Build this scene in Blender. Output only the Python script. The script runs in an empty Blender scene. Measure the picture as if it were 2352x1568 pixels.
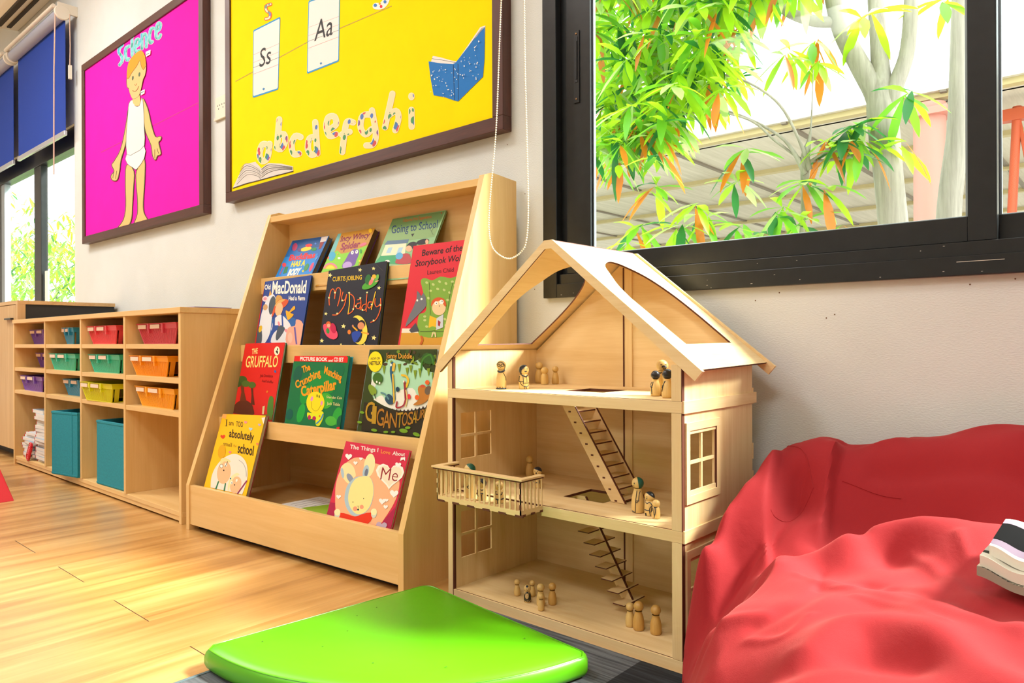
import bpy, bmesh, math, random
import numpy as np
from mathutils import Vector, Matrix
random.seed(7)
S = bpy.context.scene
COL = S.collection
# ---------------------------------------------------------------- camera
FPX = 1667.0; CAMZ = 0.72
yaw, rol = math.radians(41.47), math.radians(-0.24)
_f = Vector((-math.sin(yaw), math.cos(yaw), 0)); _r = Vector((math.cos(yaw), math.sin(yaw), 0)); _u = Vector((0, 0, 1))
RT = _r*math.cos(rol) + _u*math.sin(rol); UP = -_r*math.sin(rol) + _u*math.cos(rol)
cd = bpy.data.cameras.new('camera'); cam = bpy.data.objects.new('camera', cd); COL.objects.link(cam)
cam.matrix_world = Matrix(((RT.x, UP.x, -_f.x, 0), (RT.y, UP.y, -_f.y, 0), (RT.z, UP.z, -_f.z, CAMZ), (0, 0, 0, 1)))
cd.sensor_width = 36.0; cd.lens = FPX*36/2352; cd.clip_start = 0.02; cd.clip_end = 200
S.camera = cam
CP = Vector((0, 0, CAMZ))
# ---------------------------------------------------------------- sky, lights, exposure
W = bpy.data.worlds.new('sky'); S.world = W; W.use_nodes = True
bg = W.node_tree.nodes['Background']; bg.inputs[0].default_value = (0.90, 0.96, 1.0, 1); bg.inputs[1].default_value = 4.8
S.view_settings.view_transform = 'Standard'; S.view_settings.look = 'None'; S.view_settings.gamma = 1
S.view_settings.use_curve_mapping = False
S.view_settings.exposure = 0.10
def area(name, loc, rot, sx, sy, power, color=(1, 1, 1), portal=False):
    l = bpy.data.lights.new(name, 'AREA'); l.shape = 'RECTANGLE'; l.size = sx; l.size_y = sy; l.energy = power; l.color = color
    if portal: l.cycles.is_portal = True
    o = bpy.data.objects.new(name, l); COL.objects.link(o); o.location = loc; o.rotation_euler = rot
    return o
sd = bpy.data.lights.new('sun', 'SUN'); sd.energy = 16.5; sd.angle = math.radians(13); sd.color = (1, .97, .92)
so = bpy.data.objects.new('sun', sd); COL.objects.link(so)
SUN = Vector((0.80, 0.62, 0.95)).normalized()      # direction towards the sun
so.rotation_euler = SUN.to_track_quat('Z', 'Y').to_euler(); so.location = (6, 6, 8)
area('window_portal', (0.45, 2.02, 1.6), (math.radians(-90), 0, 0), 3.9, 1.45, 1, portal=True)
area('window_portal', (-7.6, 2.1, 1.6), (math.radians(-90), 0, 0), 3.1, 1.3, 1, portal=True)
for lx, ly, pw in ((-5.2, .2, 70), (-2.6, -.2, 46), (0.3, -1.6, 62), (-2.6, -3.0, 54), (-7.6, -1.0, 80)):  # unseen fill lights, added under the ceiling to brighten the room
    area('fill_light', (lx, ly, 3.6), (0, 0, 0), 1.2, .6, pw, (1, .99, .97))
# ---------------------------------------------------------------- projection helpers: a photo pixel to a point on a known plane
def ray(px, py): return (_f + RT*((px-1176)/FPX) - UP*((py-784)/FPX))
def onp(px, py, p0, n):
    d = ray(px, py); return CP + d*((p0-CP).dot(n)/d.dot(n))
def PZ(px, py, z=0.0): return onp(px, py, Vector((0, 0, z)), Vector((0, 0, 1)))
def PY(px, py, y): return onp(px, py, Vector((0, y, 0)), Vector((0, 1, 0)))
# ---------------------------------------------------------------- materials
def lin(c):
    if isinstance(c, str):
        c = c.lstrip('#'); c = tuple(int(c[i:i+2], 16) for i in (0, 2, 4))
    return tuple(((v/255)/12.92 if v/255 <= .04045 else ((v/255+.055)/1.055)**2.4) for v in c) + (1,)
MC = {}
def new_mat(name):
    m = bpy.data.materials.new(name); m.use_nodes = True
    nt = m.node_tree; return m, nt, nt.nodes['Principled BSDF']
def plain(name, c, rough=.5, metal=0, noise=.0, bump=0, bscale=60, spec=None, sub=None):
    key = (name, c, rough)
    if key in MC: return MC[key]
    m, nt, b = new_mat(name); col = lin(c)
    b.inputs['Base Color'].default_value = col; b.inputs['Roughness'].default_value = rough; b.inputs['Metallic'].default_value = metal
    if spec is not None: b.inputs['Specular IOR Level'].default_value = spec
    if noise or bump:
        tc = nt.nodes.new('ShaderNodeTexCoord'); n = nt.nodes.new('ShaderNodeTexNoise'); n.inputs['Scale'].default_value = bscale; n.inputs['Detail'].default_value = 4
        nt.links.new(tc.outputs['Object'], n.inputs['Vector'])
        if noise:
            r = nt.nodes.new('ShaderNodeValToRGB'); r.color_ramp.elements[0].position = .3; r.color_ramp.elements[1].position = .7
            r.color_ramp.elements[0].color = tuple(v*(1-noise) for v in col[:3])+(1,); r.color_ramp.elements[1].color = tuple(min(1, v*(1+noise*.5)) for v in col[:3])+(1,)
            nt.links.new(n.outputs['Fac'], r.inputs['Fac']); nt.links.new(r.outputs['Color'], b.inputs['Base Color'])
        if bump:
            bp = nt.nodes.new('ShaderNodeBump'); bp.inputs['Strength'].default_value = bump; bp.inputs['Distance'].default_value = .002
            nt.links.new(n.outputs['Fac'], bp.inputs['Height']); nt.links.new(bp.outputs['Normal'], b.inputs['Normal'])
    MC[key] = m; return m
def wood(name, c1, c2, axis='x', rough=.45, fine=1.0, contrast=1.0):
    key = (name, axis)
    if key in MC: return MC[key]
    m, nt, b = new_mat(name+'_'+axis)
    tc = nt.nodes.new('ShaderNodeTexCoord'); mp = nt.nodes.new('ShaderNodeMapping')
    sc = {'x': (1.2, 22, 22), 'y': (22, 1.2, 22), 'z': (22, 22, 1.2)}[axis]
    mp.inputs['Scale'].default_value = tuple(v*fine for v in sc)
    n = nt.nodes.new('ShaderNodeTexNoise'); n.inputs['Scale'].default_value = 1; n.inputs['Detail'].default_value = 6; n.inputs['Roughness'].default_value = .6; n.inputs['Distortion'].default_value = .6
    n2 = nt.nodes.new('ShaderNodeTexNoise'); n2.inputs['Scale'].default_value = 9; n2.inputs['Detail'].default_value = 3
    r = nt.nodes.new('ShaderNodeValToRGB'); r.color_ramp.elements[0].position = .32; r.color_ramp.elements[1].position = .68
    r.color_ramp.elements[0].color = lin(c2); r.color_ramp.elements[1].color = lin(c1)
    mx = nt.nodes.new('ShaderNodeMath'); mx.operation = 'MULTIPLY_ADD'; mx.inputs[1].default_value = .22; 
    nt.links.new(tc.outputs['Object'], mp.inputs['Vector']); nt.links.new(mp.outputs['Vector'], n.inputs['Vector']); nt.links.new(mp.outputs['Vector'], n2.inputs['Vector'])
    nt.links.new(n2.outputs['Fac'], mx.inputs[0]); 
    sb = nt.nodes.new('ShaderNodeMath'); sb.operation = 'MULTIPLY_ADD'; sb.inputs[1].default_value = .78; 
    nt.links.new(n.outputs['Fac'], sb.inputs[0]); nt.links.new(mx.outputs[0], sb.inputs[2]); mx.inputs[2].default_value = 0
    nt.links.new(sb.outputs[0], r.inputs['Fac']); nt.links.new(r.outputs['Color'], b.inputs['Base Color'])
    b.inputs['Roughness'].default_value = rough
    MC[key] = m; return m
MAPLE = ('maple_board', '#EDC888', '#DFB46E'); PLY = ('birch_plywood', '#F0D4A0', '#E2BF84'); PLYI = ('birch_plywood', '#F2DDB0', '#E3C68E')
def maple(a='x'): return wood(MAPLE[0], MAPLE[1], MAPLE[2], a, .38, .8)
def ply(a='x'): return wood(PLY[0], PLY[1], PLY[2], a, .55, 1.6)
burnt = plain('laser_burnt_edge', '#5B2A12', .7)
black_al = plain('black_aluminium', '#1B1D1E', .32, .2, noise=.25, bscale=30)
white_paint = None
# ---------------------------------------------------------------- mesh builder
class MB:
    def __init__(s): s.v = []; s.f = []; s.m = []; s.mats = []; s.smooth = []
    def mi(s, mat):
        if mat not in s.mats: s.mats.append(mat)
        return s.mats.index(mat)
    def add(s, verts, faces, mat, smooth=False):
        b = len(s.v); s.v += [tuple(v) for v in verts]; k = s.mi(mat)
        for f in faces: s.f.append(tuple(b+i for i in f)); s.m.append(k); s.smooth.append(smooth)
        return s
    def box(s, x0, x1, y0, y1, z0, z1, mat):
        return s.hexa([(x0, y0, z0), (x1, y0, z0), (x1, y1, z0), (x0, y1, z0), (x0, y0, z1), (x1, y0, z1), (x1, y1, z1), (x0, y1, z1)], mat)
    def hexa(s, p, mat):
        return s.add(p, [(0, 3, 2, 1), (4, 5, 6, 7), (0, 1, 5, 4), (1, 2, 6, 5), (2, 3, 7, 6), (3, 0, 4, 7)], mat)
    def prism(s, poly, d, mat, emat=None):
        """poly: 3d points (planar), extruded by vector d"""
        n = len(poly); d = Vector(d); P = [Vector(p) for p in poly]; Q = [p+d for p in P]
        s.add(P+Q, [tuple(range(n))[::-1], tuple(range(n, 2*n))], mat)
        s.add(P+Q, [(i, (i+1) % n, n+(i+1) % n, n+i) for i in range(n)], emat or mat)
        return s
    def tube(s, path, r, mat, seg=8, closed=False, caps=True):
        P = [Vector(p) for p in path]; n = len(P); rr = r if hasattr(r, '__len__') else [r]*n
        V = []; up = None
        for i, p in enumerate(P):
            if closed: t = P[(i+1) % n]-P[i-1]
            else: t = P[min(i+1, n-1)]-P[max(i-1, 0)]
            t.normalize()
            if up is None: up = t.orthogonal().normalized()
            up = (up - t*up.dot(t))
            if up.length < 1e-6: up = t.orthogonal()
            up.normalize(); w = t.cross(up)
            for k in range(seg):
                a = 2*math.pi*k/seg; V.append(p+(up*math.cos(a)+w*math.sin(a))*rr[i])
        F = []
        m = n if closed else n-1
        for i in range(m):
            j = (i+1) % n
            for k in range(seg): F.append((i*seg+k, i*seg+(k+1) % seg, j*seg+(k+1) % seg, j*seg+k))
        s.add(V, F, mat, True)
        if caps and not closed: s.add(V[:seg], [tuple(range(seg))[::-1]], mat); s.add(V[-seg:], [tuple(range(seg))], mat)
        return s
    def lathe(s, prof, mat, seg=24, origin=(0, 0, 0), axis='z', matf=None):
        V = []; o = Vector(origin); n = len(prof)
        for r, z in prof:
            for k in range(seg):
                a = 2*math.pi*k/seg
                if axis == 'z': V.append(o+Vector((r*math.cos(a), r*math.sin(a), z)))
                elif axis == 'y': V.append(o+Vector((r*math.cos(a), z, r*math.sin(a))))
                else: V.append(o+Vector((z, r*math.cos(a), r*math.sin(a))))
        F = [(i*seg+k, i*seg+(k+1) % seg, (i+1)*seg+(k+1) % seg, (i+1)*seg+k) for i in range(n-1) for k in range(seg)]
        s.add(V, F, mat, True)
        return s
    def build(s, name, parent=None, bevel=0, loc=None, shade=True):
        me = bpy.data.meshes.new(name); me.from_pydata(s.v, [], s.f)
        for m in s.mats: me.materials.append(m)
        me.polygons.foreach_set('material_index', s.m); me.polygons.foreach_set('use_smooth', s.smooth)
        me.update()
        if any(s.smooth): me.set_sharp_from_angle(angle=math.radians(48))
        o = bpy.data.objects.new(name, me); COL.objects.link(o)
        if parent: o.parent = parent
        if loc is not None: o.location = loc
        if bevel:
            md = o.modifiers.new('bevel', 'BEVEL'); md.width = bevel; md.segments = 2; md.limit_method = 'ANGLE'; md.angle_limit = math.radians(40)
        return o
def thing(name, label, cat, loc=(0, 0, 0), rz=0, group=None, mat=None):
    o = bpy.data.objects.new(name, None); COL.objects.link(o); o.empty_display_size = .05
    o['label'] = label; o['category'] = cat
    if group: o['group'] = group
    if mat is not None: o.matrix_world = mat
    else: o.location = loc; o.rotation_euler = (0, 0, rz)
    return o
def tag(o, label, cat, group=None, kind=None):
    o['label'] = label; o['category'] = cat
    if group: o['group'] = group
    if kind: o['kind'] = kind
    return o
def struct(o): o['kind'] = 'structure'; return o
# local mesh on an object at loc: subtract loc
def at_origin(mb, loc):
    l = Vector(loc); mb.v = [tuple(Vector(p)-l) for p in mb.v]; return mb
# ---------------------------------------------------------------- flat artwork on a plane (printed covers, paper cut-outs)
FONTC = {}
def glyphs(txt, bold=0.0):
    key = (txt, bold)
    if key in FONTC: return FONTC[key]
    c = bpy.data.curves.new('t', 'FONT'); c.body = txt; c.size = 1; c.offset = bold; c.resolution_u = 3
    o = bpy.data.objects.new('t', c); COL.objects.link(o)
    dg = bpy.context.evaluated_depsgraph_get(); dg.update()
    me = bpy.data.meshes.new_from_object(o.evaluated_get(dg))
    V = [(v.co.x, v.co.y) for v in me.vertices]; F = [tuple(p.vertices) for p in me.polygons]
    bpy.data.objects.remove(o); bpy.data.curves.remove(c); bpy.data.meshes.remove(me)
    xs = [v[0] for v in V]; ys = [v[1] for v in V]; FONTC[key] = (V, F, min(xs), max(xs), min(ys), max(ys)); return FONTC[key]
def curve_pts(pts, n=6, closed=False):
    """Catmull-Rom through 2d points"""
    P = [np.array(p, float) for p in pts]; m = len(P); out = []
    rng = range(m if closed else m-1)
    for i in rng:
        p0 = P[(i-1) % m] if (closed or i > 0) else P[0]; p1 = P[i]; p2 = P[(i+1) % m]; p3 = P[(i+2) % m] if (closed or i+2 < m) else P[-1]
        for k in range(n):
            t = k/n; out.append(tuple(.5*((2*p1)+(-p0+p2)*t+(2*p0-5*p1+4*p2-p3)*t*t+(-p0+3*p1-3*p2+p3)*t**3)))
    if not closed: out.append(tuple(P[-1]))
    return out
class Art:
    """draws on plane p0 + normal n (towards the viewer); coordinates are photo pixels, or crop pixels through (ox,oy,s)"""
    def __init__(s, mb, p0, n, crop=(0, 0, 1), h0=.0004, dh=.00012, inv=None, rough=.55, clip=None):
        s.mb = mb; s.p0 = Vector(p0); s.n = Vector(n).normalized(); s.crop = crop; s.h = h0; s.dh = dh; s.inv = inv; s.rough = rough
        s.clip = clip
    def P(s, x, y):
        ox, oy, k = s.crop; p = onp(ox+x/k, oy+y/k, s.p0, s.n); return p
    def out(s, pts3, faces, color, mat=None):
        q = [p+s.n*s.h for p in pts3]
        if s.inv is not None: q = [s.inv @ p for p in q]
        if s.clip:
            x0, x1, z0, z1 = s.clip
            q = [Vector((min(max(p.x, x0), x1), p.y, min(max(p.z, z0), z1))) for p in q]
        s.mb.add(q, faces, mat or plain('print', color, s.rough, spec=.25)); s.h += s.dh
    def poly(s, pts, color, smooth=0, mat=None):
        if smooth: pts = curve_pts(pts, smooth, True)
        s.out([s.P(*p) for p in pts], [tuple(range(len(pts)))], color, mat); return s
    def ell(s, cx, cy, rx, ry, color, rot=0, n=20, a0=0, a1=360, mat=None):
        c, d = math.cos(math.radians(rot)), math.sin(math.radians(rot)); pts = []
        full = a1-a0 >= 360
        for k in range(n if full else n+1):
            a = math.radians(a0+(a1-a0)*k/n); u, v = rx*math.cos(a), ry*math.sin(a); pts.append((cx+u*c-v*d, cy+u*d+v*c))
        return s.poly(pts, color, mat=mat)
    def line(s, pts, w, color, smooth=0, mat=None, closed=False, round_=True):
        if smooth: pts = curve_pts(pts, smooth, closed)
        if closed: pts = list(pts)+[pts[0]]
        Q = [np.array(p, float) for p in pts]; Q = [Q[0]]+[Q[i] for i in range(1, len(Q)) if np.hypot(*(Q[i]-Q[i-1])) > 1e-6]; n = len(Q)
        if n < 2: return s
        V = []; F = []
        for i in range(n):
            d = Q[min(i+1, n-1)]-Q[max(i-1, 0)]
            if closed and i in (0, n-1): d = Q[1]-Q[n-2]
            L = np.hypot(*d)
            d = d/L if L > 1e-9 else np.array([1., 0.]); nr = np.array([-d[1], d[0]])*w/2; V += [Q[i]+nr, Q[i]-nr]
        F = [(2*i, 2*i+1, 2*i+3, 2*i+2) for i in range(n-1)]
        if round_ and not closed:
            for c, e, i0, i1 in ((Q[0], Q[0]-Q[1], 0, 1), (Q[-1], Q[-1]-Q[-2], 2*n-2, 2*n-1)):
                e = e/np.hypot(*e); t = np.array([-e[1], e[0]]); A0 = V[i0]; sg = 1 if (A0-c)@t > 0 else -1; k = len(V)
                V += [c+(t*sg*math.cos(a)+e*math.sin(a))*w/2 for a in (.5, 1.05, 1.57, 2.09, 2.64)]; F.append((i0, k, k+1, k+2, k+3, k+4, i1))
        s.out([s.P(*p)+s.n*(i*1.2e-6) for i, p in enumerate(V)], F, color, mat); return s
    def text(s, txt, bl, br, tl, color, bold=0.012, mat=None):
        """bl, br baseline ends, tl top left of the tallest letter"""
        V, F, x0, x1, y0, y1 = glyphs(txt, bold)
        bl, br, tl = (np.array(p, float) for p in (bl, br, tl)); ex = (br-bl)/(x1-x0); ey = (tl-bl)/max(y1, .01)
        s.out([s.P(*(bl+ex*(v[0]-x0)+ey*v[1])) for v in V], F, color, mat); return s
    def heart(s, cx, cy, r, color, rot=0):
        pts = []
        for k in range(20):
            t = 2*math.pi*k/20; x = 16*math.sin(t)**3; y = -(13*math.cos(t)-5*math.cos(2*t)-2*math.cos(3*t)-math.cos(4*t))
            a = math.radians(rot); x, y = x/16*r, y/16*r; pts.append((cx+x*math.cos(a)-y*math.sin(a), cy+x*math.sin(a)+y*math.cos(a)))
        return s.poly(pts, color)
    def star(s, cx, cy, r, color, rot=0):
        return s.poly([(cx+(r if k % 2 == 0 else r*.45)*math.sin(math.radians(36*k+rot)), cy-(r if k % 2 == 0 else r*.45)*math.cos(math.radians(36*k+rot))) for k in range(10)], color)
# ================================================================ the room
def wall_mat(name, c, c2=None):
    m, nt, b = new_mat(name); b.inputs['Roughness'].default_value = .75
    tc = nt.nodes.new('ShaderNodeTexCoord'); n = nt.nodes.new('ShaderNodeTexNoise'); n.inputs['Scale'].default_value = 140; n.inputs['Detail'].default_value = 5
    n2 = nt.nodes.new('ShaderNodeTexNoise'); n2.inputs['Scale'].default_value = 2.2; n2.inputs['Detail'].default_value = 3
    mp = nt.nodes.new('ShaderNodeMapping'); mp.inputs['Scale'].default_value = (1, 1, 2.2)
    nt.links.new(tc.outputs['Object'], mp.inputs['Vector']); nt.links.new(mp.outputs['Vector'], n.inputs['Vector']); nt.links.new(tc.outputs['Object'], n2.inputs['Vector'])
    r = nt.nodes.new('ShaderNodeValToRGB'); r.color_ramp.elements[0].position = .35; r.color_ramp.elements[1].position = .65
    r.color_ramp.elements[0].color = lin(c2 or c); r.color_ramp.elements[1].color = lin(c)
    nt.links.new(n2.outputs['Fac'], r.inputs['Fac']); nt.links.new(r.outputs['Color'], b.inputs['Base Color'])
    bp = nt.nodes.new('ShaderNodeBump'); bp.inputs['Strength'].default_value = .55; bp.inputs['Distance'].default_value = .002
    nt.links.new(n.outputs['Fac'], bp.inputs['Height']); nt.links.new(bp.outputs['Normal'], b.inputs['Normal'])
    return m
wallm = wall_mat('painted_plaster', '#DEE2DF', '#D6DAD6')
WY = 1.90
WIN1 = (-1.52, 2.40, .863, 2.34); WIN2 = (-9.40, -6.03, .95, 2.36)
mb = MB()
X0, X1, ZT = -10.5, 3.2, 3.7
mb.box(X0, WIN2[0], WY, WY+.14, 0, ZT, wallm); mb.box(WIN2[1], WIN1[0], WY, WY+.14, 0, ZT, wallm); mb.box(WIN1[1], X1, WY, WY+.14, 0, ZT, wallm)
for w in (WIN1, WIN2):
    mb.box(w[0], w[1], WY, WY+.14, 0, w[2], wallm); mb.box(w[0], w[1], WY, WY+.14, w[3], ZT, wallm)
struct(mb.build('wall_back'))
struct(MB().box(X0-.1, X0, -5, WY+.14, 0, ZT, wallm).build('wall_left')); struct(MB().box(X1, X1+.1, -5, WY+.14, 0, ZT, wallm).build('wall_right'))
struct(MB().box(X0-.1, X1+.1, -5.1, -5, 0, ZT, wallm).build('wall_front'))
struct(MB().box(X0-.1, X1+.1, -5.1, WY+.14, ZT, ZT+.1, plain('ceiling_board', '#F2F0EA', .8)).build('ceiling'))
# floor: laminate planks running across the room
fm, nt, b = new_mat('laminate_planks')
N = nt.nodes; L = nt.links
geo = N.new('ShaderNodeTexCoord'); sx = N.new('ShaderNodeSeparateXYZ'); L.new(geo.outputs['Object'], sx.inputs[0])
def mth(op, a, b_=None, c=None):
    n = N.new('ShaderNodeMath'); n.operation = op
    for i, v in enumerate((a, b_, c)):
        if v is None: continue
        if isinstance(v, (int, float)): n.inputs[i].default_value = v
        else: L.new(v, n.inputs[i])
    return n.outputs[0]
PWID = .2335
u = mth('DIVIDE', mth('ADD', sx.outputs['X'], 3.118), PWID); col = mth('FLOOR', u); fu = mth('FRACT', u)
par = mth('MODULO', mth('ABSOLUTE', col), 2.0)
v = mth('DIVIDE', mth('ADD', mth('SUBTRACT', sx.outputs['Y'], .783), mth('MULTIPLY', par, .61)), 1.22)
fv = mth('FRACT', mth('ADD', v, 20.0)); row = mth('FLOOR', mth('ADD', v, 20.0))
dj = mth('MINIMUM', fv, mth('SUBTRACT', 1.0, fv)); seam = mth('LESS_THAN', dj, .0011)
dl = mth('MINIMUM', fu, mth('SUBTRACT', 1.0, fu)); lseam = mth('MULTIPLY', mth('LESS_THAN', dl, .004), .25)
cmb = N.new('ShaderNodeCombineXYZ'); L.new(mth('MULTIPLY', sx.outputs['X'], 13.0), cmb.inputs[0]); L.new(mth('MULTIPLY', sx.outputs['Y'], .9), cmb.inputs[1]); L.new(mth('MULTIPLY', mth('ADD', col, mth('MULTIPLY', row, 3.7)), 5.3), cmb.inputs[2])
n1 = N.new('ShaderNodeTexNoise'); n1.inputs['Scale'].default_value = 1; n1.inputs['Detail'].default_value = 5; n1.inputs['Distortion'].default_value = .5; L.new(cmb.outputs[0], n1.inputs['Vector'])
cmb2 = N.new('ShaderNodeCombineXYZ'); L.new(mth('MULTIPLY', sx.outputs['X'], 90.0), cmb2.inputs[0]); L.new(mth('MULTIPLY', sx.outputs['Y'], 4.0), cmb2.inputs[1])
n2 = N.new('ShaderNodeTexNoise'); n2.inputs['Scale'].default_value = 1; n2.inputs['Detail'].default_value = 3; L.new(cmb2.outputs[0], n2.inputs['Vector'])
fac = mth('ADD', mth('MULTIPLY', n1.outputs['Fac'], .82), mth('MULTIPLY', n2.outputs['Fac'], .18))
r = N.new('ShaderNodeValToRGB'); L.new(fac, r.inputs['Fac'])
r.color_ramp.elements[0].position = .34; r.color_ramp.elements[0].color = lin('#A8712F'); r.color_ramp.elements[1].position = .66; r.color_ramp.elements[1].color = lin('#E0B26C')
e = r.color_ramp.elements.new(.5); e.color = lin('#C9944C')
mix = N.new('ShaderNodeMixRGB'); mix.inputs[2].default_value = lin('#2A180A'); L.new(r.outputs['Color'], mix.inputs[1]); L.new(mth('MAXIMUM', seam, lseam), mix.inputs[0])
L.new(mix.outputs[0], b.inputs['Base Color'])
n3 = N.new('ShaderNodeTexNoise'); n3.inputs['Scale'].default_value = 3.5; n3.inputs['Detail'].default_value = 6; L.new(geo.outputs['Object'], n3.inputs['Vector'])
L.new(mth('MULTIPLY_ADD', n3.outputs['Fac'], .22, .22), b.inputs['Roughness']); b.inputs['Specular IOR Level'].default_value = .6; b.inputs['Coat Weight'].default_value = 1.0; b.inputs['Coat Roughness'].default_value = .38; b.inputs['Coat IOR'].default_value = 1.65
bp = N.new('ShaderNodeBump'); bp.inputs['Strength'].default_value = .12; bp.inputs['Distance'].default_value = .001; L.new(n2.outputs['Fac'], bp.inputs['Height']); L.new(bp.outputs['Normal'], b.inputs['Normal'])
struct(MB().box(X0-.1, X1+.1, -5.1, WY+.14, -.08, 0, fm).build('floor'))
# glass
gm, nt, b = new_mat('clear_glass'); nt.nodes.remove(b)
tr = nt.nodes.new('ShaderNodeBsdfTransparent'); gl = nt.nodes.new('ShaderNodeBsdfGlossy'); gl.inputs['Roughness'].default_value = .02
tr.inputs[0].default_value = (.97, 1, .98, 1)
lw = nt.nodes.new('ShaderNodeLayerWeight'); lw.inputs[0].default_value = .5; pw = nt.nodes.new('ShaderNodeMath'); pw.operation = 'POWER'; pw.inputs[1].default_value = 4; nt.links.new(lw.outputs['Facing'], pw.inputs[0])
fr = nt.nodes.new('ShaderNodeMath'); fr.operation = 'MULTIPLY_ADD'; fr.inputs[1].default_value = .35; fr.inputs[2].default_value = .006; nt.links.new(pw.outputs[0], fr.inputs[0]); ms = nt.nodes.new('ShaderNodeMixShader')
nt.links.new(fr.outputs[0], ms.inputs[0]); nt.links.new(tr.outputs[0], ms.inputs[1]); nt.links.new(gl.outputs[0], ms.inputs[2]); nt.links.new(ms.outputs[0], nt.nodes['Material Output'].inputs[0])
# window_1, the black sliding window on the right
w1 = bpy.data.objects.new('window_1', None); COL.objects.link(w1); struct(w1); w1.location = (-1.52, WY, .863)
def wp(mb, name, par, bevel=.0015): return at_origin(mb, par.location).build(name, par, bevel)
fy = WY-.022
m = MB(); x0, x1, z0, z1 = WIN1
m.box(x0, x0+.056, fy, WY+.10, z0, z1, black_al); m.box(x1-.056, x1, fy, WY+.10, z0, z1, black_al)
m.box(x0+.056, x1-.056, fy, WY+.10, z0, z0+.044, black_al); m.box(x0+.056, x1-.056, fy, WY+.10, z1-.05, z1, black_al)
m.box(x0+.056, x1-.056, fy+.012, WY+.10, z0+.044, z0+.076, black_al)
m.box(x0+.056, x0+.078, fy+.03, WY+.10, z0+.044, z1-.05, black_al)
wp(m, 'window_frame', w1)
def sash(xa, xb, ya, yb, zb, zt, stl, str_, zg, name='sash'):
    m = MB(); m.box(xa, xa+stl, ya, yb, zb, zt, black_al); m.box(xb-str_, xb, ya, yb, zb, zt, black_al)
    m.box(xa+stl, xb-str_, ya+.003, yb, zb, zg, black_al); m.box(xa+stl, xb-str_, ya, yb, zt-.05, zt, black_al)
    gs = plain('aluminium_glazing_edge', '#8C979C', .3, .6)
    m.box(xa+stl, xa+stl+.006, ya+.012, yb-.004, zg, zt-.05, gs); m.box(xb-str_-.006, xb-str_, ya+.012, yb-.004, zg, zt-.05, gs); m.box(xa+stl, xb-str_, ya+.012, yb-.004, zg, zg+.003, gs)
    s = wp(m, name, w1)
    g = MB().box(xa+stl-.005, xb-str_+.005, (ya+yb)/2, (ya+yb)/2+.005, zg-.005, zt-.045, gm)
    wp(g, 'pane', w1, 0); return s
sash(-1.442, -.257, WY+.006, WY+.034, z0+.078, z1-.05, .095, .056, .998)
sash(-.300, 1.0, WY+.042, WY+.07, z0+.078, z1-.05, .040, .06, 1.0)
sash(.95, 2.34, WY+.006, WY+.034, z0+.078, z1-.05, .06, .09, .998)
# recessed latch on the left stile
m = MB(); lp = PY(1322, 150, WY+.006); lx = -1.398; lz0 = PY(1325, 235, WY).z; lz1 = PY(1322, 70, WY).z
m.box(lx-.011, lx+.011, WY+.002, WY+.0062, lz0, lz1, black_al)
m.box(lx-.006, lx+.006, WY+.0005, WY+.004, lz0+.065, lz1-.02, plain('latch_slot', '#050607', .6))
m.box(lx-.001, lx+.004, WY-.002, WY+.004, lz0+.075, lz1-.035, black_al)
for zz in (lz0+.012, lz1-.01): m.lathe([(0, -.0012), (.003, -.001), (.0034, 0)], plain('brass_screw', '#8A6A45', .4, .8), 10, (lx, WY+.001, zz), 'y')
wp(m, 'latch', w1, .0006)
# small chips of paint and plaster around the frame
m = MB(); random.seed(3)
for k in range(26):
    xx = random.uniform(-1.5, .2); zz = z0+random.choice([random.uniform(.002, .03), random.uniform(.002, .012), random.uniform(.05, .07)]); ww = random.uniform(.001, .006)
    yy = fy-.0004 if zz < z0+.044 else fy+.0116
    m.box(xx, xx+ww, yy, yy+.0006, zz, zz+random.uniform(.0006, .0014), plain('paint_chip', '#D8D2C4', .8))
m.box(-.33, -.24, fy-.0004, fy+.0004, z0+.030, z0+.0312, plain('paint_chip', '#D8D2C4', .8))
wp(m, 'paint_chips', w1, 0)
m = MB()
for px, py in ((2228, 653), (1898, 730), (1917, 722), (1790, 672), (2332, 640), (1735, 690), (1206, 445), (1228, 664), (1165, 292+40)):
    p = PY(px, py, WY); m.lathe([(0, -.0012), (.0016, -.001), (.002, 0)], plain('wall_fleck', '#6A4A30', .8), 8, (p.x, WY+.0002, p.z), 'y')
o = m.build('wall_flecks'); struct(o)
# window_2, the tall window at the far left
w2 = bpy.data.objects.new('window_2', None); COL.objects.link(w2); struct(w2); w2.location = (-9.4, WY, .95)
x0, x1, z0, z1 = WIN2; m = MB()
m.box(x0, x0+.06, WY+.02, WY+.1, z0, z1, black_al); m.box(x1-.012, x1, WY+.02, WY+.1, z0, z1, black_al)
m.box(x0, x1, WY+.02, WY+.1, z0, z0+.05, black_al); m.box(x0, x1, WY+.02, WY+.1, 2.20, z1, black_al)
wp(m, 'window_frame', w2, .002)
silver = plain('grey_inner_frame', '#9DA8AE', .4, .3)
for xa, xb, mm in ((-8.22, -8.08, black_al), (-8.08, -7.98, silver), (-7.10, -6.92, black_al)):
    wp(MB().box(xa, xb, WY+.03, WY+.08, z0+.05, 2.20, mm), 'mullion', w2, .002)
wp(MB().box(-6.9, -6.82, WY+.05, WY+.06, z0+.05, 1.32, plain('white_post', '#F5F5F2', .5)), 'inner_post', w2, 0)
for xa, xb in ((-9.34, -8.22), (-7.98, -7.10), (-6.92, -6.05)):
    wp(MB().box(xa, xb, WY+.05, WY+.055, z0+.05, 2.20, gm), 'pane', w2, 0)
# ================================================================ outside
gmat = plain('pale_paving', '#CFCBC0', .9)
struct(MB().box(-30, 30, WY+.14, 60, -.6, -.5, gmat).build('ground'))
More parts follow.
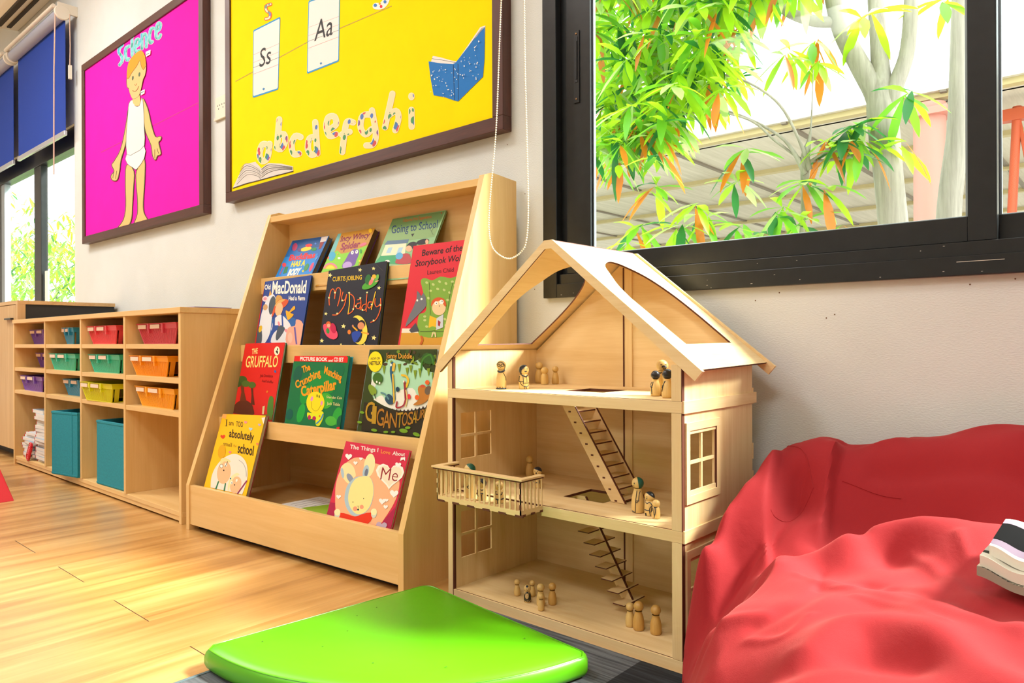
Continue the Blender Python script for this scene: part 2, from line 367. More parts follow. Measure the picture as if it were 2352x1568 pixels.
# white corrugated wall and canopy
wc = plain('white_corrugated_sheet', '#F4F6F7', .6)
CY = 7.0
e1 = PY(1360, 420, CY); e2 = PY(2340, 205, CY)
cz = (PY(1476, 331, CY).z+PY(2176, 222, CY).z)/2; czl = PY(1360, 395, CY).z
bl = thing('white_building', 'white corrugated wall rising above the canopy roof outside the window', 'building', (-8, CY+.3, cz))
m = MB(); xx = -9.0
V = []; F = []; i = 0
while xx < 6:
    for dx, dy in ((0, 0), (.10, 0), (.13, .05), (.19, .05), (.22, 0)): V += [(xx+dx, CY+.3+dy, cz), (xx+dx, CY+.3+dy, 7.5)]
    xx += .25
n = len(V)//2
F = [(2*k, 2*k+2, 2*k+3, 2*k+1) for k in range(n-1)]
m.add(V, F, wc); m.box(-9, 6.2, CY+.36, CY+.4, cz, 7.5, wc)
at_origin(m, bl.location).build('cladding', bl)
cn = thing('canopy_roof', 'tan sheet canopy roof with pale purlins seen through the window behind the tree', 'roof', (-2, CY, cz))
tan = wood('weathered_roof_sheet', '#C2B8A8', '#A89D8B', 'y', .8, .6); yel = plain('yellowed_purlin', '#A8966A', .7); drk = plain('dark_gutter_line', '#6E6152', .8)
FY = 22.0
m = MB(); m.box(-14, 6, CY, FY, cz, cz+.06, tan); at_origin(m, cn.location).build('roof_sheet', cn)
for k in range(9):
    y = CY+.05+k*1.75
    at_origin(MB().box(-14, 6, y, y+.10, cz-.05, cz, yel), cn.location).build('purlin', cn)
for k in range(15):
    x = -13.5+k*1.35
    at_origin(MB().box(x, x+.05, CY, FY, cz-.02, cz-.001, drk), cn.location).build('sheet_seam', cn)
pk = thing('pink_column', 'pale pink round steel column under the canopy roof', 'column', (PY(2135, 300, CY+.1).x, CY+.1, -.5))
pm = plain('pink_painted_steel', '#B8786A', .6)
MB().lathe([(.0, 0), (.125, 0), (.125, cz+.42), (0, cz+.42)], pm, 20).build('shaft', pk); MB().box(-.16, .16, -.16, .16, cz+.30, cz+.36, pm).build('cap_plate', pk)
om = plain('orange_painted_steel', '#B04A24', .6)
def truss(px0, px1, label, slant=0, y=CY+.6):
    xa = PY(px0, 400, y).x; xb = PY(px1, 400, y).x
    t = thing('steel_truss', label, 'truss', (xa, y, -.5)); h = cz+.4
    for x in (xa, xb):
        MB().tube([(x-xa, 0, 0), (x-xa+slant, 0, h)], .036, om, 8).build('post', t)
    k = 0; z = .2
    while z < h-.5:
        a, c = (0, xb-xa) if k % 2 == 0 else (xb-xa, 0)
        MB().tube([(a+slant*z/h, 0, z), (c+slant*(z+.75)/h, 0, z+.75)], .017, om, 6).build('brace', t); k += 1; z += .75
    MB().box(-.1, xb-xa+.1+slant, -.05, .05, h-.12, h-.02, om).build('top_plate', t)
truss(2290, 2336, 'orange steel lattice post seen through the right window pane', .15)
truss(2228, 2262, 'orange steel post just left of the thick black window mullion', .02, CY+1.0)
# ---- leafy tree
def leaf_mat(name, c, trans):
    m, nt, b = new_mat(name); b.inputs['Base Color'].default_value = lin(c); b.inputs['Roughness'].default_value = .35
    t = nt.nodes.new('ShaderNodeBsdfTranslucent'); t.inputs[0].default_value = lin(trans); mx = nt.nodes.new('ShaderNodeMixShader'); mx.inputs[0].default_value = .55
    nt.links.new(b.outputs[0], mx.inputs[1]); nt.links.new(t.outputs[0], mx.inputs[2]); nt.links.new(mx.outputs[0], nt.nodes['Material Output'].inputs[0]); return m
LM = [leaf_mat('leaf_lime', '#86BA18', '#BDE030'), leaf_mat('leaf_green', '#4E9822', '#8CC834'), leaf_mat('leaf_deep_green', '#1C5C2A', '#3C8A40'), leaf_mat('leaf_pale', '#A0BE70', '#C2D68A'), leaf_mat('leaf_orange', '#C0681A', '#E08A2C')]
bark = wood('smooth_grey_bark', '#A29A8D', '#7A7266', 'z', .85, 1.3)
tree = thing('leafy_tree', 'broad-leaved tree with pale forked trunk and long drooping green and orange leaves outside the window', 'tree', tuple(PY(2050, 500, 4.3))[:2]+(-.5,))
TL = tree.location
def limb(pts, name, y=4.3):
    """pts: (px,py,y,width px)"""
    P = []; R = []
    for q in pts:
        p = PY(q[0], q[1], q[2]); P.append(p-TL); d = (p-CP).dot(_f); R.append(q[3]*d/FPX/2)
    # smooth
    a = curve_pts([(p.x, p.y, p.z, r) for p, r in zip(P, R)], 6)
    MB().tube([Vector(q[:3]) for q in a], [q[3] for q in a], bark, 14).build(name, tree)
base = PY(2055, 560, 4.3)
limb([(2065, 760, 4.3, 66), (2055, 560, 4.3, 64), (2040, 400, 4.3, 62), (2030, 300, 4.3, 66), (2022, 225, 4.3, 58), (2018, 150, 4.32, 34)], 'trunk')
limb([(2026, 280, 4.3, 44), (2012, 215, 4.3, 50), (1975, 150, 4.28, 44), (1930, 60, 4.25, 40), (1905, -60, 4.2, 38)], 'branch')
limb([(2030, 270, 4.3, 40), (2026, 205, 4.3, 44), (2018, 100, 4.34, 36), (2008, -60, 4.4, 34)], 'branch')
limb([(2040, 270, 4.3, 30), (2056, 200, 4.3, 36), (2085, 110, 4.33, 32), (2096, -60, 4.36, 30)], 'branch')
limb([(1935, 50, 4.25, 24), (1870, 48, 4.2, 26), (1800, 20, 4.15, 22), (1750, -50, 4.1, 18)], 'branch')
limb([(2045, 340, 4.3, 12), (1870, 370, 4.1, 6), (1790, 330, 4.0, 6), (1730, 280, 3.9, 5), (1650, 258, 3.8, 4), (1560, 262, 3.8, 3)], 'branch')
limb([(1860, 390, 4.05, 14), (1835, 320, 4.0, 7), (1790, 240, 3.9, 6), (1720, 190, 3.8, 5), (1640, 165, 3.7, 4)], 'branch')
limb([(1850, 400, 4.05, 14), (1800, 320, 4.0, 7), (1700, 265, 3.9, 6), (1620, 245, 3.8, 4)], 'branch')
limb([(1840, 560, 4.1, 10), (1848, 450, 4.08, 16), (1850, 360, 4.05, 20), (1862, 300, 4.05, 5), (1868, 160, 4.0, 2)], 'branch')
limb([(1850, 380, 4.05, 8), (1900, 350, 4.1, 5), (1990, 348, 4.2, 4)], 'branch')
t2 = thing('slim_tree', 'second slimmer pale trunk outside the window close to the thick mullion', 'tree', tuple(PY(2185, 500, 4.9))[:2]+(-.5,))
TL2 = TL; TL = t2.location; tree_, tree = tree, t2
limb([(2172, 700, 4.9, 56), (2180, 480, 4.9, 52), (2200, 300, 4.9, 46), (2203, 160, 4.9, 40), (2206, -60, 4.9, 34)], 'trunk')
limb([(2203, 180, 4.9, 22), (2262, 90, 4.95, 22), (2300, -60, 5.0, 20)], 'branch')
tree = tree_; TL = TL2
def leaf(mb, p, d, L, Wd, up, mat):
    d = d.normalized(); s = d.cross(up)
    if s.length < 1e-4: s = Vector((1, 0, 0))
    s.normalize(); nn = s.cross(d)
    rows = [(0, .03), (.18, .45), (.42, .95), (.68, 1.0), (.88, .55), (1, .02)]; V = []
    for t, w in rows:
        c = p+d*(L*t)+Vector((0, 0, -.28*L*t*t)); V += [c-s*Wd*w*.5+nn*Wd*.12*w, c, c+s*Wd*w*.5+nn*Wd*.12*w]
    F = []
    for i in range(len(rows)-1):
        a = 3*i; F += [(a, a+1, a+4, a+3), (a+1, a+2, a+5, a+4)]
    mb.add(V, F, mat, True)
def rosette(mb, c, n, L, droop, rng, orange=.05, spread=1.0):
    for k in range(n):
        a = 2*math.pi*k/n+rng.uniform(-.3, .3); el = rng.uniform(-1.1, .35)*droop
        d = Vector((math.cos(a)*spread, math.sin(a)*spread, el+.1)); r_ = rng.random()
        mt = LM[4] if r_ < orange else LM[0] if r_ < .48 else LM[1] if r_ < .72 else LM[2] if r_ < .84 else LM[3]
        if mt is LM[4]: d.z -= 1.2
        leaf(mb, c+Vector((rng.uniform(-.02, .02),)*3), d, L*rng.uniform(.7, 1.15), L*rng.uniform(.17, .24), Vector((0, 0, 1)), mt)
rng = random.Random(11); mbL = MB()
# named clusters (photo pixels) then a loose fill of the upper left crown
CL = [(1710, 345, 3.9, 12, 1.0), (1690, 420, 3.9, 9, 1.2), (1500, 430, 3.7, 10, 1), (1470, 520, 3.6, 10, 1), (1560, 520, 3.6, 10, 1.2), (1620, 500, 3.7, 8, 1.2), (1440, 560, 3.5, 8, 1), (1790, 480, 3.9, 10, 1.2),
      (1850, 420, 4.0, 10, 1.2), (1840, 510, 4.0, 8, 1.2), (1945, 300, 4.1, 14, 1.1), (1975, 285, 4.15, 12, 1.1), (1920, 345, 4.1, 10, 1.1), (1980, 330, 4.1, 8, 1), (1900, 320, 4.1, 8, 1), (1760, 540, 3.8, 8, 1.2), (1900, 430, 4.0, 7, 1), (2085, 215, 4.1, 9, .9), (2075, 330, 4.1, 5, .9),
      (1990, 35, 4.1, 9, .9), (2170, 0, 4.4, 9, 1), (1870, 95, 4.7, 12, 1.3), (1810, 120, 4.5, 10, 1.1), (1880, 140, 4.6, 9, 1.3), (1600, 470, 3.6, 7, 1), (1700, 520, 3.8, 7, 1), (1830, 590, 3.9, 7, 1), (1930, 520, 4.1, 6, 1), (1490, 590, 3.6, 8, 1), (1640, 570, 3.7, 7, 1)]
for px, py, y, n, dr in CL:
    rosette(mbL, PY(px, py, y), n, .23, dr, rng, .08)
for k in range(380):
    px = rng.uniform(1355, 1860) if k % 5 else rng.uniform(1355, 1560); py = rng.uniform(-220, 330 if px < 1560 else 215)
    if px > 1700 and (py > 120 or py > -20): continue
    rosette(mbL, PY(px, py, rng.uniform(3.3, 4.8)), rng.randint(7, 11), rng.uniform(.17, .25), 1.1, rng, .045)
for k in range(30):
    rosette(mbL, PY(rng.uniform(1355, 1530), rng.uniform(250, 380), rng.uniform(3.3, 3.9)), rng.randint(5, 9), .19, 1.3, rng, .15)
o = at_origin(mbL, TL).build('foliage', tree); o['kind'] = 'stuff'
# shrubs seen through window_2
for i, (px0, py0, yy, lab) in enumerate(((128, 560, 3.6, 'pale green shrub seen through the tall window at far left'), (1378, 570, 9.5, 'low pale shrub outside at the lower left corner of the large window'))):
    c = PY(px0, py0, yy); sh = thing('leafy_shrub', lab, 'shrub', (c.x, c.y, -.5)); mbS = MB(); R_ = 1.7 if i == 0 else .9
    for k in range(1300 if i == 0 else 200):
        a = rng.uniform(0, 6.28); rr = R_*math.sqrt(rng.random()); zz = rng.uniform(.5, 3.3-.5*abs(math.sin(a*3)) if i == 0 else 2.1)
        rosette(mbS, Vector((rr*math.cos(a)*1.3, rr*math.sin(a)*.6, zz)), 6, .17 if i == 0 else .2, 1, rng, .0)
    q = mbS.build('foliage', sh); q['kind'] = 'stuff'
    MB().tube([(0, 0, 0), (.03, .02, 1.2), (0, 0, 2.1)], [.04, .03, .01], bark, 8).build('stem', sh)
# ================================================================ low cabinet at the far left
def base_thing(name, label, cat, loc, **k): return thing(name, label, cat, loc, **k)
def part(mb, name, par, bevel=.001): return at_origin(mb, par.location).build(name, par, bevel)
cab = thing('low_cabinet', 'oak veneer cabinet with dark side panel at the left edge, beyond the cubby shelf', 'cabinet', (-6.2, 1.6, 0))
oak = wood('oak_veneer', '#D9B784', '#C49C66', 'z', .45, .9); oakx = wood('oak_veneer', '#D9B784', '#C49C66', 'x', .45, .9)
part(MB().box(-7.6, -5.20, 1.322, 1.88, .962, .985, oakx), 'top', cab)
part(MB().box(-7.6, -5.215, 1.345, 1.88, .06, .962, plain('dark_laminate', '#26282A', .5)), 'body', cab)
part(MB().box(-5.235, -5.20, 1.322, 1.365, .0, .962, oak), 'side_edge', cab)
part(MB().box(-7.5, -5.26, 1.40, 1.86, .0, .06, plain('dark_kick', '#2A221C', .6)), 'plinth', cab)
for i, (a, b_) in enumerate(((-5.79, -5.24), (-6.38, -5.795), (-6.97, -6.385), (-7.58, -6.975))):
    d = part(MB().box(a, b_, 1.322, 1.344, .065, .958, oak), 'door', cab)
    part(MB().box(b_-.13-.05, b_-.05+.01, 1.305, 1.322, .868, .878, black_al), 'handle', cab).parent = d
    # keep handle in place under the door
# ================================================================ cubby shelf
X0, X1, YF, YB, ZH = -5.14, -2.885, 1.284, 1.70, .862
cub = thing('cubby_shelf', 'long maple cubby shelf of four columns holding coloured baskets', 'shelf', ((X0+X1)/2, (YF+YB)/2, 0))
mx_, mz_, my_ = maple('x'), maple('z'), maple('y')
part(MB().box(X0, X1+.004, YF-.004, YB, ZH-.022, ZH, mx_), 'top', cub)
part(MB().box(X0, X1, YF+.004, YB, .028, .047, mx_), 'bottom_board', cub)
part(MB().box(X0+.02, X1-.02, YF+.008, YF+.02, .008, .030, mx_), 'plinth', cub)
part(MB().box(X0, X1, YB-.012, YB, .028, ZH-.022, mx_), 'back_panel', cub)
divx = [X0, -4.565, -4.012, -3.462, X1-.022]
for i, x in enumerate(divx):
    part(MB().box(x, x+.021, YF, YB-.012, .0 if i in (0, 4) else .047, ZH-.022, mz_), 'side_panel' if i in (0, 4) else 'divider', cub)
for i in range(4):
    for zt in (.716, .578, .444):
        part(MB().box(divx[i]+.021, divx[i+1], YF+.002, YB-.012, zt-.021, zt, mx_), 'shelf_board', cub)
# ---- baskets
def basket(label, x, y, z, w, d, h, c, rz=0, bright=None):
    t = thing('storage_basket', label, 'basket', (x, y, z), rz, 'coloured plastic baskets in the cubby shelf')
    m_ = plain('basket_plastic', c, .35); tp = .10*w/.38+.0; ti = .045
    def ring(s, zz, off=0): # corners at relative inset s
        sy = s*.35 if s > .02 else s; return [(s-off, sy-off, zz), (w-s+off, sy-off, zz), (w-s+off, d-sy+off, zz), (s-off, d-sy+off, zz)]
    B = ring(ti, 0); T = ring(.006, h*.78)
    b = MB(); b.add(B, [(0, 3, 2, 1)], m_)
    # front and back: fine upright ribs over a thin skin
    def side(p0, p1, q0, q1, n, gap, skin):
        p0, p1, q0, q1 = (Vector(v) for v in (p0, p1, q0, q1)); nrm = (p1-p0).cross(q0-p0).normalized()
        if skin: b.hexa([p0, p1, p1-nrm*.0015, p0-nrm*.0015, q0, q1, q1-nrm*.0015, q0-nrm*.0015], m_)
        for k in range(n):
            a0, a1 = (k+gap/2)/n, (k+1-gap/2)/n
            A, Bq, Cq, D = p0.lerp(p1, a0), p0.lerp(p1, a1), q0.lerp(q1, a1), q0.lerp(q1, a0); o_ = nrm*.0016
            b.hexa([A+o_, Bq+o_, Bq-nrm*.001, A-nrm*.001, D+o_, Cq+o_, Cq-nrm*.001, D-nrm*.001], m_)
    side(B[0], B[1], T[0], T[1], 34, .45, True); side(B[2], B[3], T[2], T[3], 34, .45, True)
    side(B[1], B[2], T[1], T[2], 7, .5, False); side(B[3], B[0], T[3], T[0], 7, .5, False)
    for i_ in range(4): b.tube([B[i_], T[i_]], .004, m_, 6)
    for i_ in range(4): b.tube([B[i_], B[(i_+1) % 4]], .003, m_, 6)
    b.build('body', t)
    r = MB(); R0 = ring(.003, h*.76, 0); 
    def band(zA, zB, oA, oB):
        P = ring(.004, zA, oA); Q = ring(.004, zB, oB); Pi = ring(.004, zA, oA-.003); Qi = ring(.004, zB, oB-.003)
        r.add(P+Q+Pi+Qi, [(i, (i+1) % 4, 4+(i+1) % 4, 4+i) for i in range(4)]+[(8+i, 12+i, 12+(i+1) % 4, 8+(i+1) % 4) for i in range(4)]+[(4+i, 4+(i+1) % 4, 12+(i+1) % 4, 12+i) for i in range(4)]+[(i, 8+i, 8+(i+1) % 4, (i+1) % 4) for i in range(4)], m_)
    band(h*.72, h*.97, .001, .004); band(h*.95, h, .006, .008)
    r.build('rim', t, .001)
    for fx in (.32, .68):
        k = MB(); k.box(w*fx-.009, w*fx+.009, -.006, .002, h*.70, h*.99, m_); k.box(w*fx-.006, w*fx+.006, -.004, .010, h*.52, h*.72, m_); k.build('clip', t, .001)
    lb = MB(); lb.box(w*.06, w*.27, -.0062, -.0048, h*.74, h*.93, plain('basket_label', bright or '#F4D9C0', .5)); lb.box(w*.38, w*.62, -.0062, -.0048, h*.74, h*.93, plain('basket_label', bright or '#F4D9C0', .5)); lb.build('label_strip', t)
    return t
PU, BL, RD, PK, GR, OR, YE, OY = '#7B4FB0', '#2E93B8', '#E8474F', '#D8485A', '#3FBF9A', '#F59A14', '#D9D412', '#F5A81E'
basket('purple basket, leftmost in the top row of the cubby shelf', -5.10, 1.36, .716, .385, .28, .086, PU)
basket('blue basket turned end-on in the top row of the cubby shelf', -4.42, 1.33, .716, .20, .33, .088, BL, math.radians(-3))
basket('red basket in the top row, beside the pinkish red one', -3.985, 1.31, .716, .37, .28, .088, RD)
basket('pinkish red basket, rightmost in the top row of the cubby shelf', -3.425, 1.33, .716, .395, .29, .090, PK)
basket('purple basket, leftmost in the second row, pushed deep inside', -5.075, 1.385, .578, .385, .28, .086, PU)
basket('mint green basket in the second row, left of the other mint green one', -4.53, 1.30, .578, .40, .28, .088, GR)
basket('mint green basket in the second row, beside the orange one', -3.97, 1.31, .578, .39, .28, .088, GR)
basket('orange basket with pale label strips, rightmost in the second row', -3.40, 1.288, .578, .37, .30, .088, OR, math.radians(1))
basket('purple basket, leftmost in the third row', -5.08, 1.305, .444, .40, .28, .088, PU)
basket('blue basket in the third row, beside the yellow one', -4.41, 1.33, .444, .36, .28, .086, BL)
basket('lime yellow basket in the third row of the cubby shelf', -3.955, 1.268, .444, .385, .30, .088, YE, math.radians(1))
basket('yellow orange basket, rightmost in the third row of the cubby shelf', -3.385, 1.305, .444, .39, .29, .088, OY)
# ---- teal fabric bins
def bin_(label, FL, FR, d, h, z0, seam):
    FL = Vector(FL); FR = Vector(FR); w = (FR-FL).length; a = math.atan2(FR.y-FL.y, FR.x-FL.x)
    t = thing('fabric_bin', label, 'storage bin', (FL.x, FL.y, z0), a, 'teal fabric bins in the cubby shelf'); c = plain('teal_felt', '#1F8E9E', .85, noise=.12, bump=.4, bscale=90)
    m = MB(); k = .006
    m.box(0, w, 0, k, 0, h, c); m.box(0, w, d-k, d, 0, h, c); m.box(0, k, k, d-k, 0, h, c); m.box(w-k, w, k, d-k, 0, h, c); m.box(k, w-k, k, d-k, 0, k, c)
    m.build('body', t, .002)
    s = MB(); s.box(-.001, w+.001, -.0015, .0, .004, .012, c); s.box(-.001, w+.001, -.0015, 0, h-.012, h-.002, c)
    if seam: s.box(w*seam, w*seam+.006, -.002, .0, 0, h, c)
    s.build('hem', t, .0006)
bin_('teal fabric bin sticking out of the second column, with a stitched seam', (-4.262, 1.232), (-4.022, 1.275), .36, .325, .048, .78)
bin_('teal fabric bin in the third column, beside the empty cubby', (-3.80, 1.288), (-3.500, 1.30), .36, .305, .048, None)
# ---- ring-bound notebooks in the bottom left cubby
paper = plain('page_white', '#E9E6DE', .8); redc = plain('red_ring_binding', '#D2262B', .4)
def notebook(x, y, z, w, d, h, rz, label, spiral=True, cov='#DDE3E6'):
    t = thing('ring_notebook', label, 'notebook', (x, y, z), rz, 'red ring-bound notebooks in the bottom left cubby')
    MB().box(.006, w, 0, d, .001, h-.001, paper).build('pages', t)
    c = plain('notebook_cover', cov, .4); MB().box(0, w, 0, d, h-.001, h, c).box(0, w, 0, d, 0, .001, c).build('cover', t)
    if spiral:
        m = MB(); n = 5
        for k in range(n):
            yy = d*(k+.5)/n; m.tube([(.006+.008*math.cos(a), yy+.003*(a/6.28), h/2+.009*math.sin(a)) for a in np.linspace(0, 6.28, 9)], .0026, redc, 5, closed=True)
        m.box(-.006, .002, 0, .012, .002, h-.002, redc)
        m.build('ring_binding', t)
MB_ = thing('white_box', 'white box at the back of the bottom left cubby behind the notebooks', 'box', (-5.02, 1.44, .047))
MB().box(0, .26, 0, .2, 0, .115, plain('white_card', '#E4E2DE', .6)).build('body', MB_, .002)
MB().box(-.002, .262, -.002, .202, .105, .118, plain('white_card', '#E4E2DE', .6)).build('lid', MB_, .001)
rng = random.Random(5); z = .047
for k in range(9):
    h = rng.uniform(.013, .019); notebook(-5.03+rng.uniform(-.03, .02)+(.03 if k > 4 else 0), 1.30+rng.uniform(0, .01), z, .20, .12, h, rng.uniform(-.1, .1), 'red ring-bound notebook in the short lower pile of the bottom left cubby', cov=('#DDE3E6', '#9FB4C4')[k % 2]); z += h+.001
z = .047
z2 = .047
for k in range(17):
    h = rng.uniform(.014, .019)
    notebook(-4.80+rng.uniform(-.012, .012)-(.06 if k == 16 else 0), 1.30+rng.uniform(0, .02), z2, .20, .15, h, rng.uniform(-.04, .04), 'red ring-bound notebook in the tall pile of the bottom left cubby', cov=('#DDE3E6', '#9FB4C4', '#E9E3D0')[k % 3]); z2 += h+.0008
tape = thing('binding_rings', 'cluster of loose red binding rings at the foot of the tall notebook pile', 'binding rings', (-4.86, 1.285, .047))
m = MB()
for k in range(7): m.tube([(.02*math.cos(a)+.01*k*.4, .004*k*.3, .022+.018*k*.55+.02*math.sin(a)) for a in np.linspace(0, 6.0, 12)], .006, redc, 6)
m.build('rings', tape)
# papers on the cubby shelf
pp = thing('picture_card', 'thin pink and lilac card lying on top of the cubby shelf', 'card', (-3.29, 1.34, ZH))
MB().box(0, .30, 0, .2, 0, .003, plain('pink_card', '#E9B9C4', .5)).build('card', pp); MB().box(.16, .36, .02, .18, .003, .006, plain('lilac_card', '#9A86B8', .5)).build('second_card', pp)
# red chair leg at the far left
rc = thing('toddler_chair', 'end of a red splayed chair leg standing on the floor at the left edge', 'chair', (-3.97, .945, 0))
redp = plain('red_plastic', '#D0202A', .35)
MB().hexa([(-.06, -.035, 0), (.06, -.035, 0), (.06, .035, 0), (-.06, .035, 0), (-.66, -.03, .34), (-.56, -.03, .34), (-.56, .03, .34), (-.66, .03, .34)], redp).build('leg', rc, .004)
MB().hexa([(-1.06, -.035, 0), (-.94, -.035, 0), (-.94, .035, 0), (-1.06, .035, 0), (-.66, -.03, .34), (-.56, -.03, .34), (-.56, .03, .34), (-.66, .03, .34)], redp).build('leg', rc, .004)
MB().box(-.95, -.45, -.3, .1, .34, .37, redp).build('seat', rc, .008)
# ================================================================ sloping book display
BA = math.radians(3.587); BO = Vector((-2.803, 1.266, 0)); BW = 1.204
BU = Vector((math.cos(BA), math.sin(BA), 0)); BV = Vector((-math.sin(BA), math.cos(BA), 0))
disp = thing('book_display', 'sloping maple display rack with four tiers of picture books', 'bookcase', BO, BA)
KS = .37/1.09          # slope of the raked front, depth per height
T = .022
def side(x, nm):
    prof = [(0, .0), (0, .172), (.366, 1.262), (.405, 1.275), (.535, 1.268), (.535, 0)]
    MB().prism([(x, y, z) for y, z in prof], (T, 0, 0), mz_).build(nm, disp, .0012)
side(0, 'side_panel'); side(BW-T, 'side_panel')
MB().box(T, BW-T, .004, .022, .022, .172, mx_).build('front_panel', disp, .001)
MB().box(T, BW-T, .022, .455, .105, .119, mx_).build('bottom_board', disp, .001)
MB().box(T, BW-T, .455, .470, .022, 1.25, mx_).build('back_panel', disp, .001)
MB().box(T, BW-T, .362, .455, 1.228, 1.252, mx_).build('top_board', disp, .001)
MB().box(T, BW-T, .04, .05, .0, .022, plain('painted_gap_shade', '#2B1E12', .8)).build('plinth', disp)  # near-black strip: shade of the gap below the front panel, put in as colour
TIERS = [(.921, .988), (.6425, .7097), (.3625, .4256)]; RV = .05
for zb, zt in TIERS:
    v = KS*(zt-.17)+RV
    MB().box(.0225, BW-.0225, v-.012, v+.006, zb, zt, mx_).build('rail', disp, .001)
    MB().box(T, BW-T, v+.006, .455, zb, zb+.014, mx_).build('shelf_board', disp, .001)
# scuffs and screw holes on the right side
m = MB()
for y, z in ((.30, .56), (.312, .535), (.318, .520)): m.lathe([(0, .0008), (.0022, .0006), (.003, 0)], plain('pencil_mark', '#3A2A1C', .8), 8, (BW, y, z), 'x')
m.box(BW, BW+.0006, .318, .334, .516, .519, plain('pencil_mark', '#3A2A1C', .8)); m.build('scuff_marks', disp)
# ---- picture books
BM = Matrix(((BU.x, BV.x, 0, BO.x), (BU.y, BV.y, 0, BO.y), (0, 0, 1, 0), (0, 0, 0, 1)))
GLOSS = .5
books = {}
def picture_book(key, label, crop, quad, tier, thick, cover, art, pagec='#E8E2D2', backc=None, bow=0.0):
    """quad: photo corners TL,TR,BR,BL (visible part); tier: 0 top .. 3 bottom"""
    if tier < 3: zr = TIERS[tier][1]; zf = TIERS[tier][0]+.015; vb = KS*(zr-.17)+RV+.012
    else: zr = .172; zf = .120; vb = .026
    # plane: leans from just behind its rail to just in front of the rail above
    if tier == 0: zt_, vt = 1.15, .425
    else: zt_ = TIERS[tier-1][1]; vt = KS*(zt_-.17)+RV-.013-thick-.002
    zr_ = zr
    s = (vt-vb)/(zt_-zr_)        # dv/dz of the book plane
    n = (BV*-1 + Vector((0, 0, 1))*s).normalized()      # facing the room
    p0 = BO+BV*vb+Vector((0, 0, zr_))
    C = [onp(x, y, p0, n) for x, y in quad]
    ub = BU.copy(); wv = n.cross(ub)*-1
    if wv.z < 0: wv = -wv
    def c2(p): q = p-p0; return q.dot(ub), q.dot(wv)
    c = [c2(p) for p in C]
    # best fitting rectangle: baseline angle from top and bottom edges
    ang = .5*(math.atan2(c[1][1]-c[0][1], c[1][0]-c[0][0])+math.atan2(c[2][1]-c[3][1], c[2][0]-c[3][0]))
    cross_ = (.5*(c[0][0]+c[1][0]-c[2][0]-c[3][0]), .5*(c[0][1]+c[1][1]-c[2][1]-c[3][1])); tilt = math.atan2(-cross_[0], cross_[1])
    ang = .35*ang+.65*tilt; ang = max(-.10, min(.10, ang*.6))
    ex = ub*math.cos(ang)+wv*math.sin(ang); ez = wv*math.cos(ang)-ub*math.sin(ang)
    P = [((p-p0).dot(ex), (p-p0).dot(ez)) for p in C]
    x0 = (P[0][0]+P[3][0])/2; x1 = (P[1][0]+P[2][0])/2; top = (P[0][1]+P[1][1])/2
    umax = 1.178; right = [(p0+ex*x1+ez*zz-BO).dot(BU) for zz in (top, (zf-zr_)/wv.z)]; x1 -= max(0, max(right)-umax)
    ztop = top; zbot = (zf-zr_)/wv.z
    low = min((p0+ex*xx+ez*zbot).z for xx in (x0, x1)); zbot += (zf-low)/ez.z
    O = p0+ex*x0+ez*zbot; w = x1-x0; h = ztop-zbot
    M_ = Matrix(((ex.x, -n.x, ez.x, O.x), (ex.y, -n.y, ez.y, O.y), (ex.z, -n.z, ez.z, O.z), (0, 0, 0, 1)))
    t = thing('picture_book', label, 'book', mat=M_, group=None)
    cm = plain('printed_cover', cover, GLOSS, spec=.25); inv = M_.inverted()
    m = MB(); m.box(0, w, 0, .0012, 0, h, cm)
    A = Art(m, p0, n, crop, .0003, .00004, inv, GLOSS, clip=(0, w, 0, h)); art(A)
    m.build('front_cover', t)
    MB().box(.002, w-.004, .0013, thick-.0013, .003, h-.003, plain('page_block', pagec, .8)).build('pages', t)
    MB().box(0, w, thick-.0012, thick, 0, h, plain('printed_cover', backc or cover, GLOSS)).box(-.0006, .0006, 0, thick, 0, h, plain('printed_cover', backc or cover, GLOSS)).build('back_cover', t)
    books[key] = t
    return t
WH, BK = '#F2EEE2', '#1D1B1A'
# crops: (x origin, y origin, scale) of the view each drawing was measured in
cA = (620, 480, 9.046); cB = (850, 470, 4.752); cC = (580, 600, 7.35); cD = (530, 780, 7.127); cE = (810, 790, 7.126); cF = (460, 930, 6.817); cG = (640, 1000, 6.534)
def a_body(A):
    A.poly([(470, 660), (1070, 580), (1040, 780), (440, 860)], '#164F8C'); A.poly([(300, 1000), (1000, 920), (860, 1350), (100, 1440)], '#1C86D8')
    A.poly([(1075, 585), (1215, 560), (1165, 670), (1040, 690)], '#D9D2CE')
    A.poly([(1045, 690), (1130, 680), (1060, 820), (1010, 835)], '#8A2524'); A.ell(750, 830, 120, 42, '#F2CC1E', -12); A.ell(810, 755, 75, 34, '#D62A28', -8); A.ell(520, 790, 50, 85, '#A8325E', 18)
    A.ell(915, 835, 60, 35, '#1F8A3E', -15); A.ell(610, 850, 40, 35, '#5A3A78')
    A.text('Buddhas', (390, 1075), (930, 1010), (430, 950), '#E0221F', .045)
    A.text('HAS A', (430, 1200), (725, 1170), (470, 1085), '#F7D51C', .045); A.text('BODY', (360, 1380), (610, 1350), (420, 1245), WH, .06)
    A.ell(865, 1205, 30, 105, '#F0466E', 25); A.ell(300, 1160, 42, 45, '#E0434F'); A.line([(290, 1190), (205, 1360)], 16, '#C04A7C'); A.poly([(320, 1200), (385, 1195), (350, 1330), (275, 1345)], '#167A44')
    A.ell(760, 1210, 40, 85, '#3F8E4E', 28); A.ell(690, 1290, 22, 25, '#C9C23A'); A.line([(950, 1050), (1000, 990)], 8, '#A9CFF0'); A.ell(950, 720, 20, 20, '#4C7FD0')
